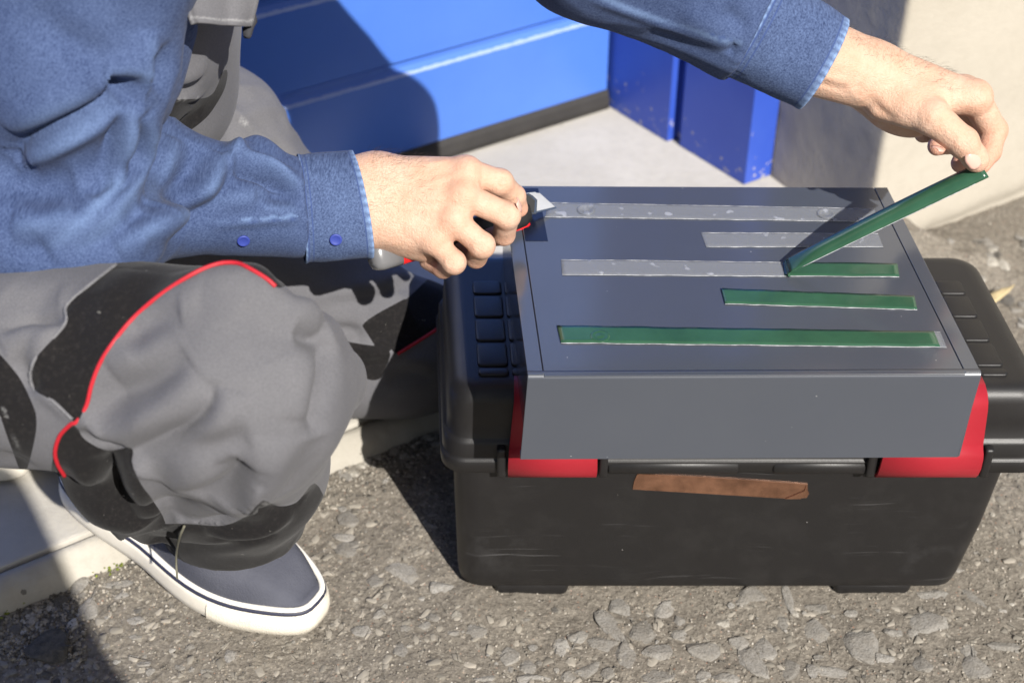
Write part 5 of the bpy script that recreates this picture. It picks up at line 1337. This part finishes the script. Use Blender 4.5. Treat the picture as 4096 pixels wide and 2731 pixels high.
# bib and seat of the overalls
pl = [cone(PEL, CH + [0.0, 0.01, 0.0], 0.140, 0.146, 0.05), cone(HIPR, HIPL, 0.125, 0.122, 0.05), ball(at(166, 85, 1.44), (0.07, 0.10, 0.075), 0.03), ball(at(184, 14, 1.40), (0.050, 0.09, 0.06), 0.04)]
VV, QV = sdf_mesh(pl, 0.0045, cuts=[(CH + [0, 0, 0.16], nrm(np.array([-0.45, 0, 1.0])))], relax=2)
VV = folds(VV, QV, [([c9(170, 900), c9(400, 870), c9(620, 800), c9(740, 740)], -0.006, 0.008), ([c9(430, 720), c9(620, 690), c9(760, 600)], 0.005, 0.014), ([c9(200, 905), c9(480, 890), c9(740, 870)], 0.003, 0.005), ([c9(480, 1170), c9(600, 1090), c9(720, 1000)], -0.004, 0.006)], 1.3)
N = vnormals(VV, QV); VV = VV + N * (0.002 * vnoise(VV, 16, 65))[:, None]
bib = leg_object('bib', VV, QV, [[c9(0, 890), c9(200, 905), c9(480, 890), c9(740, 870), c9(830, 760), c9(870, 640), c9(920, 640), c9(890, 800), c9(800, 960), c9(720, 1060), c9(560, 1180), c9(300, 1300), c9(0, 1300)]], [([c9(190, 908), c9(480, 893), c9(735, 872)], 0.001), ([c9(820, 260), c9(830, 400), c9(880, 560)], 0.0008)], 'grey bib of the work overalls with black waist')
# chest flap, a doubled hem of cloth standing off the bib
fp_ = [[c9(490, -260), c9(520, 20), c9(590, 222)], [c9(640, -260), c9(660, 60), c9(690, 215)], [c9(860, -260), c9(880, 60), c9(870, 232)], [c9(1010, -260), c9(1020, 60), c9(1000, 236)], [c9(1230, -260), c9(1180, 20), c9(1118, 236)]]
cols = [smooth_path([np.array([*q, 0]) for q in c], 16) for c in fp_]
G = np.array([smooth_path([c[i] for c in cols], 22) for i in range(16)])
dep = lambda q, i, j: 1.165 + 0.06 * (j / 21) - 0.012 * (i / 15) + 0.003 * math.sin(j * 0.7)
Pf = np.array([[at(G[i, j, 0], G[i, j, 1], dep(G[i, j], i, j)) for j in range(22)] for i in range(16)])
me = mesh_np('chest_flap', Pf.reshape(-1, 3), grid_quads(16, 22))
attr(me, 'panel', np.full(16 * 22, -5.0)); sm_ = np.zeros((16, 22)); sm_[13, :] = 0.8; attr(me, 'seam', sm_.ravel()); attr(me, 'dark', np.zeros(16 * 22))
flap = link('chest_flap', me, M['work'], bib); q = flap.modifiers.new('t', 'SOLIDIFY'); q.thickness = 0.003
link('loop_tab', tube_mesh('loop_tab', smooth_path([at(*c9(1130, 130), 1.226), at(*c9(1150, 180), 1.224), at(*c9(1120, 240), 1.222), at(*c9(1095, 320), 1.222), at(*c9(1085, 250), 1.224)], 24), 0.0035, 6), M['dark'], bib)

# ---- shoes
def shoe(heel, toe, label, roll=0.0, flip=1):
    """local x heel to toe, y to the left, z up; built in metres then set on the two ground points"""
    heel, toe = np.asarray(heel, float), np.asarray(toe, float)
    X = toe - heel; L = np.linalg.norm(X); X /= L; Yv = nrm(np.cross([0, 0, 1], X)); Zv = np.cross(X, Yv)
    c, s = math.cos(roll), math.sin(roll); Yv, Zv = c * Yv + s * Zv, -s * Yv + c * Zv
    def wpt(x, y, z): return heel + X * x + Yv * y * flip + Zv * z
    n = 72
    th = np.linspace(0, 2 * np.pi, n, endpoint=False)
    def outline(grow):
        out = []
        for a in th:
            ca, sa = math.cos(a), math.sin(a)
            x = 0.5 - 0.5 * ca                                   # 0 heel, 1 toe
            w0 = 0.118 * L * (math.sin(math.pi * min(1, x / 0.36)) ** 0.5 if x < 0.18 else 1)
            wd = (0.120 + 0.055 * np.exp(-((x - 0.72) / 0.24) ** 2) - 0.008 * np.exp(-((x - 0.4) / 0.12) ** 2)) * L
            f = abs(sa) ** 0.62
            y = wd * f * (1 if sa > 0 else -1) * (1.0 if sa > 0 else 1.04) + 0.018 * L * math.sin(math.pi * min(1, max(0, (x - 0.5) / 0.5))) * 0.3
            d = np.array([(x - 0.5) * 2 * 0.6, sa]); d /= np.linalg.norm(d) + 1e-9
            out.append((x * L + d[0] * grow, y + d[1] * grow))
        return out
    root = link('shoe', bpy.data.meshes.new('shoe'), None, person)
    def ringset(name, secs, m, par, caps=(False, False)):
        R = []
        for grow, z in secs:
            R.append([wpt(x, y, z + 0.010 * max(0, (x / L - 0.80)) * 2) for x, y in outline(grow)])
        return link(name, loft_rings(name, R, *caps), m, par)
    # upper: arches over the outline
    ns, nc = 60, 33
    V = np.zeros((ns, nc, 3)); vamp = np.zeros((ns, nc))
    for i in range(ns):
        x = 0.012 + 0.976 * i / (ns - 1)
        wd = (0.120 + 0.055 * np.exp(-((x - 0.72) / 0.24) ** 2) - 0.008 * np.exp(-((x - 0.4) / 0.12) ** 2)) * L
        sa = math.sqrt(max(0, 1 - (1 - 2 * x) ** 2)); wy = wd * sa ** 0.62 - 0.0012
        if x < 0.5: h = 0.100 + 0.004 * math.cos(x * 6)
        else: h = 0.1 - 0.050 * ((x - 0.5) / 0.5) ** 1.1
        h *= min(1, (sa * 1.5)) ** 0.55
        h = max(h, 0.043)
        for j in range(nc):
            a = math.pi * j / (nc - 1)
            e = 0.42 if x > 0.55 else 0.45
            y = wy * math.copysign(abs(math.cos(a)) ** e, math.cos(a)); z = 0.020 + (h - 0.020) * (math.sin(a) ** 0.85)
            V[i, j] = wpt(x * L, y, z)
            vamp[i, j] = x - (0.50 - 0.12 * math.sin(a) ** 2 - 0.05 * math.cos(2 * a))
    me = mesh_np('upper', V.reshape(-1, 3), grid_quads(ns, nc))
    attr(me, 'vamp', vamp.ravel())
    up_ = link('upper', me, M['upper'], root)
    q = up_.modifiers.new('t', 'SOLIDIFY'); q.thickness = 0.002; q.offset = -1
    ringset('sole', [(-0.004, 0.001), (0.0015, 0.0), (0.004, 0.003), (0.0050, 0.012), (0.0040, 0.024), (0.0025, 0.0295), (0.0, 0.0305), (-0.006, 0.0300)], M['solew'], root, (True, True))
    ringset('stripe', [(-0.003, 0.0300), (0.0030, 0.0300), (0.0034, 0.0315), (0.0030, 0.0340), (-0.003, 0.0342)], M['navy'], root)
    ringset('bead', [(-0.004, 0.0340), (0.0012, 0.0342), (0.0020, 0.0358), (0.0014, 0.0372), (0.0, 0.0380), (-0.0030, 0.0382), (-0.0045, 0.036)], M['soles'], root)
    # toe bumper and outsole edge
    R = []
    for grow, z in ((0.004, 0.0012), (0.0068, 0.003), (0.0078, 0.012), (0.0066, 0.022), (0.0040, 0.0262)):
        o_ = outline(grow); idx = [k_ for k_ in range(n) if o_[k_][0] > 0.70 * L]
        R.append([wpt(o_[k_][0], o_[k_][1], z + 0.010 * max(0, (o_[k_][0] / L - 0.80)) * 2) for k_ in idx])
    me = mesh_np('toe_bumper', np.vstack(R), grid_quads(5, len(R[0])))
    link('toe_bumper', me, M['bumper'], root)
    root['label'] = label
    return root
t = NT('shoe_upper_cloth')
vm = t.attr('vamp')
c_ = t.mix(t.math('GREATER_THAN', vm, 0.0), (0.185, 0.160, 0.142), (0.066, 0.069, 0.088))
stl = t.math('MULTIPLY', t.math('LESS_THAN', t.math('ABSOLUTE', t.math('SUBTRACT', vm, 0.022)), 0.0035), 1.0)
c_ = t.mix(stl, c_, (0.035, 0.038, 0.07))
c_ = t.mix(t.math('MULTIPLY', t.ramp(t.noise(28, 4, 0.6), [(0.4, 0.0), (0.75, 1.0)]), 0.25), c_, (0.13, 0.135, 0.16))
M['upper'] = t.out(c_, 0.88, t.bump(t.math('ADD', t.noise(500, 2), t.math('MULTIPLY', t.noise(30, 4), 2.0)), 0.45, 0.0016), Specular_IOR_Level=0.2)
t = NT('textured_toe_rubber')
vo = t.n('TexVoronoi', feature='F1'); vo.inputs['Scale'].default_value = 700; t.set(vo.inputs['Vector'], t.obj())
M['bumper'] = t.out(t.mix(t.ramp(t.noise(35, 4, 0.7), [(0.5, 0.0), (0.8, 0.6)]), (0.70, 0.65, 0.55), (0.52, 0.46, 0.34)), 0.65, t.bump(vo.outputs['Distance'], 0.5, 0.001))
shoe(onz(72, 486, 0.046), onz(316, 622, 0.006), 'slate blue canvas shoe planted on the asphalt')
shoe(onz(28, 468, 0.039), onz(28, 468, 0.039) + np.array([-0.30, 0.06, 0.0]), 'dark canvas shoe with white sole resting on the concrete')

# ------------------------------------------------------------------ utility knife
tip = onz(556.5, 208.2, CZ1 + 0.0022)
rear = at(371, 258, 1.378)
kx = nrm(rear - tip)
kw = nrm(np.array([0.12, 0.62, 0.78])); kw = nrm(kw - kx * np.dot(kw, kx)); kn = nrm(np.cross(kx, kw))
if np.dot(kn, FW) > 0: kn = -kn
knife = empty('utility_knife', tip, 'grey and red utility knife held over the edge of the metal casing', 'knife')
def kpt(u, v): return onplane(u, v, tip, kn)
bl_ = [kpt(*c2(x, y)) for x, y in ((1560, 612), (1600, 604), (1660, 598), (1672, 606), (1700, 607), (1850, 742), (1655, 788), (1560, 800))]
link('blade', prism_mesh('blade', bl_, kn * -0.0009), M['steel'], knife, smooth=False)
edge = [kpt(*c2(x, y)) + kn * 0.0003 for x, y in ((1850, 742), (1845, 728), (1655, 772), (1655, 788))]
link('blade_edge', prism_mesh('blade_edge', edge, kn * -0.0004), M['chrome'], knife, smooth=False)
ho = [kpt(*c2(x, y)) + kn * 0.004 for x, y in ((1440, 640), (1515, 620), (1585, 610), (1620, 630), (1662, 668), (1655, 795), (1600, 800), (1440, 812))]
link('blade_holder', prism_mesh('blade_holder', ho, kn * -0.008, 0.0008, 2), M['chrome'], knife, smooth=False)
hf = [kpt(*c2(x, y)) + kn * 0.0042 for x, y in ((1440, 650), (1510, 632), (1570, 622), (1600, 640), (1636, 676), (1628, 785), (1560, 788), (1440, 800))]
link('holder_face', prism_mesh('holder_face', hf, kn * 0.0006), M['kblack'], knife, smooth=False)
def kloft(name, secs, m):
    """sections: distance from the tip, half width, half thickness, offset along kw"""
    R = []
    for d, w_, t_, o_ in secs:
        R.append([tip + kx * d + kw * (o_ + w_ * math.copysign(abs(math.cos(a)) ** 0.6, math.cos(a))) + kn * (t_ * math.copysign(abs(math.sin(a)) ** 0.6, math.sin(a))) for a in np.linspace(0, 2 * math.pi, 24, endpoint=False)])
    return link(name, loft_rings(name, R), m, knife)
Lk = np.linalg.norm(rear - tip)
kloft('handle', [(0.034, 0.009, 0.007, 0.004), (0.042, 0.0125, 0.0095, 0.003), (0.08, 0.0135, 0.0105, 0.0), (Lk - 0.045, 0.0130, 0.0105, 0.0)], M['kblack'])
kloft('red_grip', [(Lk - 0.046, 0.0130, 0.0112, 0.0), (Lk - 0.028, 0.0135, 0.0116, 0.0)], M['kred'])
kloft('grey_end', [(Lk - 0.0285, 0.0136, 0.0116, 0.0), (Lk - 0.008, 0.0138, 0.0114, 0.0), (Lk - 0.002, 0.0120, 0.0100, 0.0), (Lk + 0.001, 0.007, 0.006, 0.0)], M['kgrey'])
kloft('red_button', [(0.037, 0.003, 0.005, -0.007), (0.040, 0.004, 0.006, -0.008), (0.055, 0.004, 0.006, -0.008)], M['kred'])

# ------------------------------------------------------------------ the photographer, crouching behind the camera (throws the shadow at lower left)
pp = [cone((-0.02, -0.42, 0.85), (-0.02, -0.44, 1.20), 0.15, 0.175, 0.06), cone((-0.14, -0.44, 1.24), (0.11, -0.44, 1.24), 0.085, 0.085, 0.05), cone((-0.02, -0.44, 1.26), (-0.02, -0.40, 1.36), 0.065, 0.06, 0.04), ball((-0.02, -0.38, 1.43), (0.08, 0.10, 0.115), 0.03),
      cone((-0.12, -0.42, 0.85), (-0.13, -0.34, 0.46), 0.095, 0.065, 0.04), cone((-0.13, -0.34, 0.46), (-0.13, -0.42, 0.08), 0.06, 0.045, 0.03), cone((0.08, -0.42, 0.85), (0.09, -0.34, 0.46), 0.095, 0.065, 0.04), cone((0.09, -0.34, 0.46), (0.09, -0.42, 0.08), 0.06, 0.045, 0.03),
      cone((-0.13, -0.43, 0.05), (-0.13, -0.26, 0.035), 0.05, 0.038, 0.02), cone((0.09, -0.43, 0.05), (0.09, -0.26, 0.035), 0.05, 0.038, 0.02),
      cone((-0.18, -0.44, 1.22), (-0.21, -0.36, 0.98), 0.06, 0.05, 0.03), cone((-0.21, -0.36, 0.98), (-0.08, -0.20, 1.14), 0.045, 0.035, 0.02), cone((0.14, -0.44, 1.22), (0.17, -0.36, 0.98), 0.06, 0.05, 0.03), cone((0.17, -0.36, 0.98), (0.07, -0.20, 1.12), 0.045, 0.035, 0.02)]
Vp, Qp = sdf_mesh(pp, 0.014, relax=1)
Vp = Vp * np.array([1, 1, 1.165]) + np.array([0.075, 0, 0])
o = link('person', mesh_np('person', Vp, Qp), M['dark'])
props(o, 'person in dark clothes standing opposite the toolbox whose shadow falls on the asphalt', 'person')
scn.render.engine = 'CYCLES'
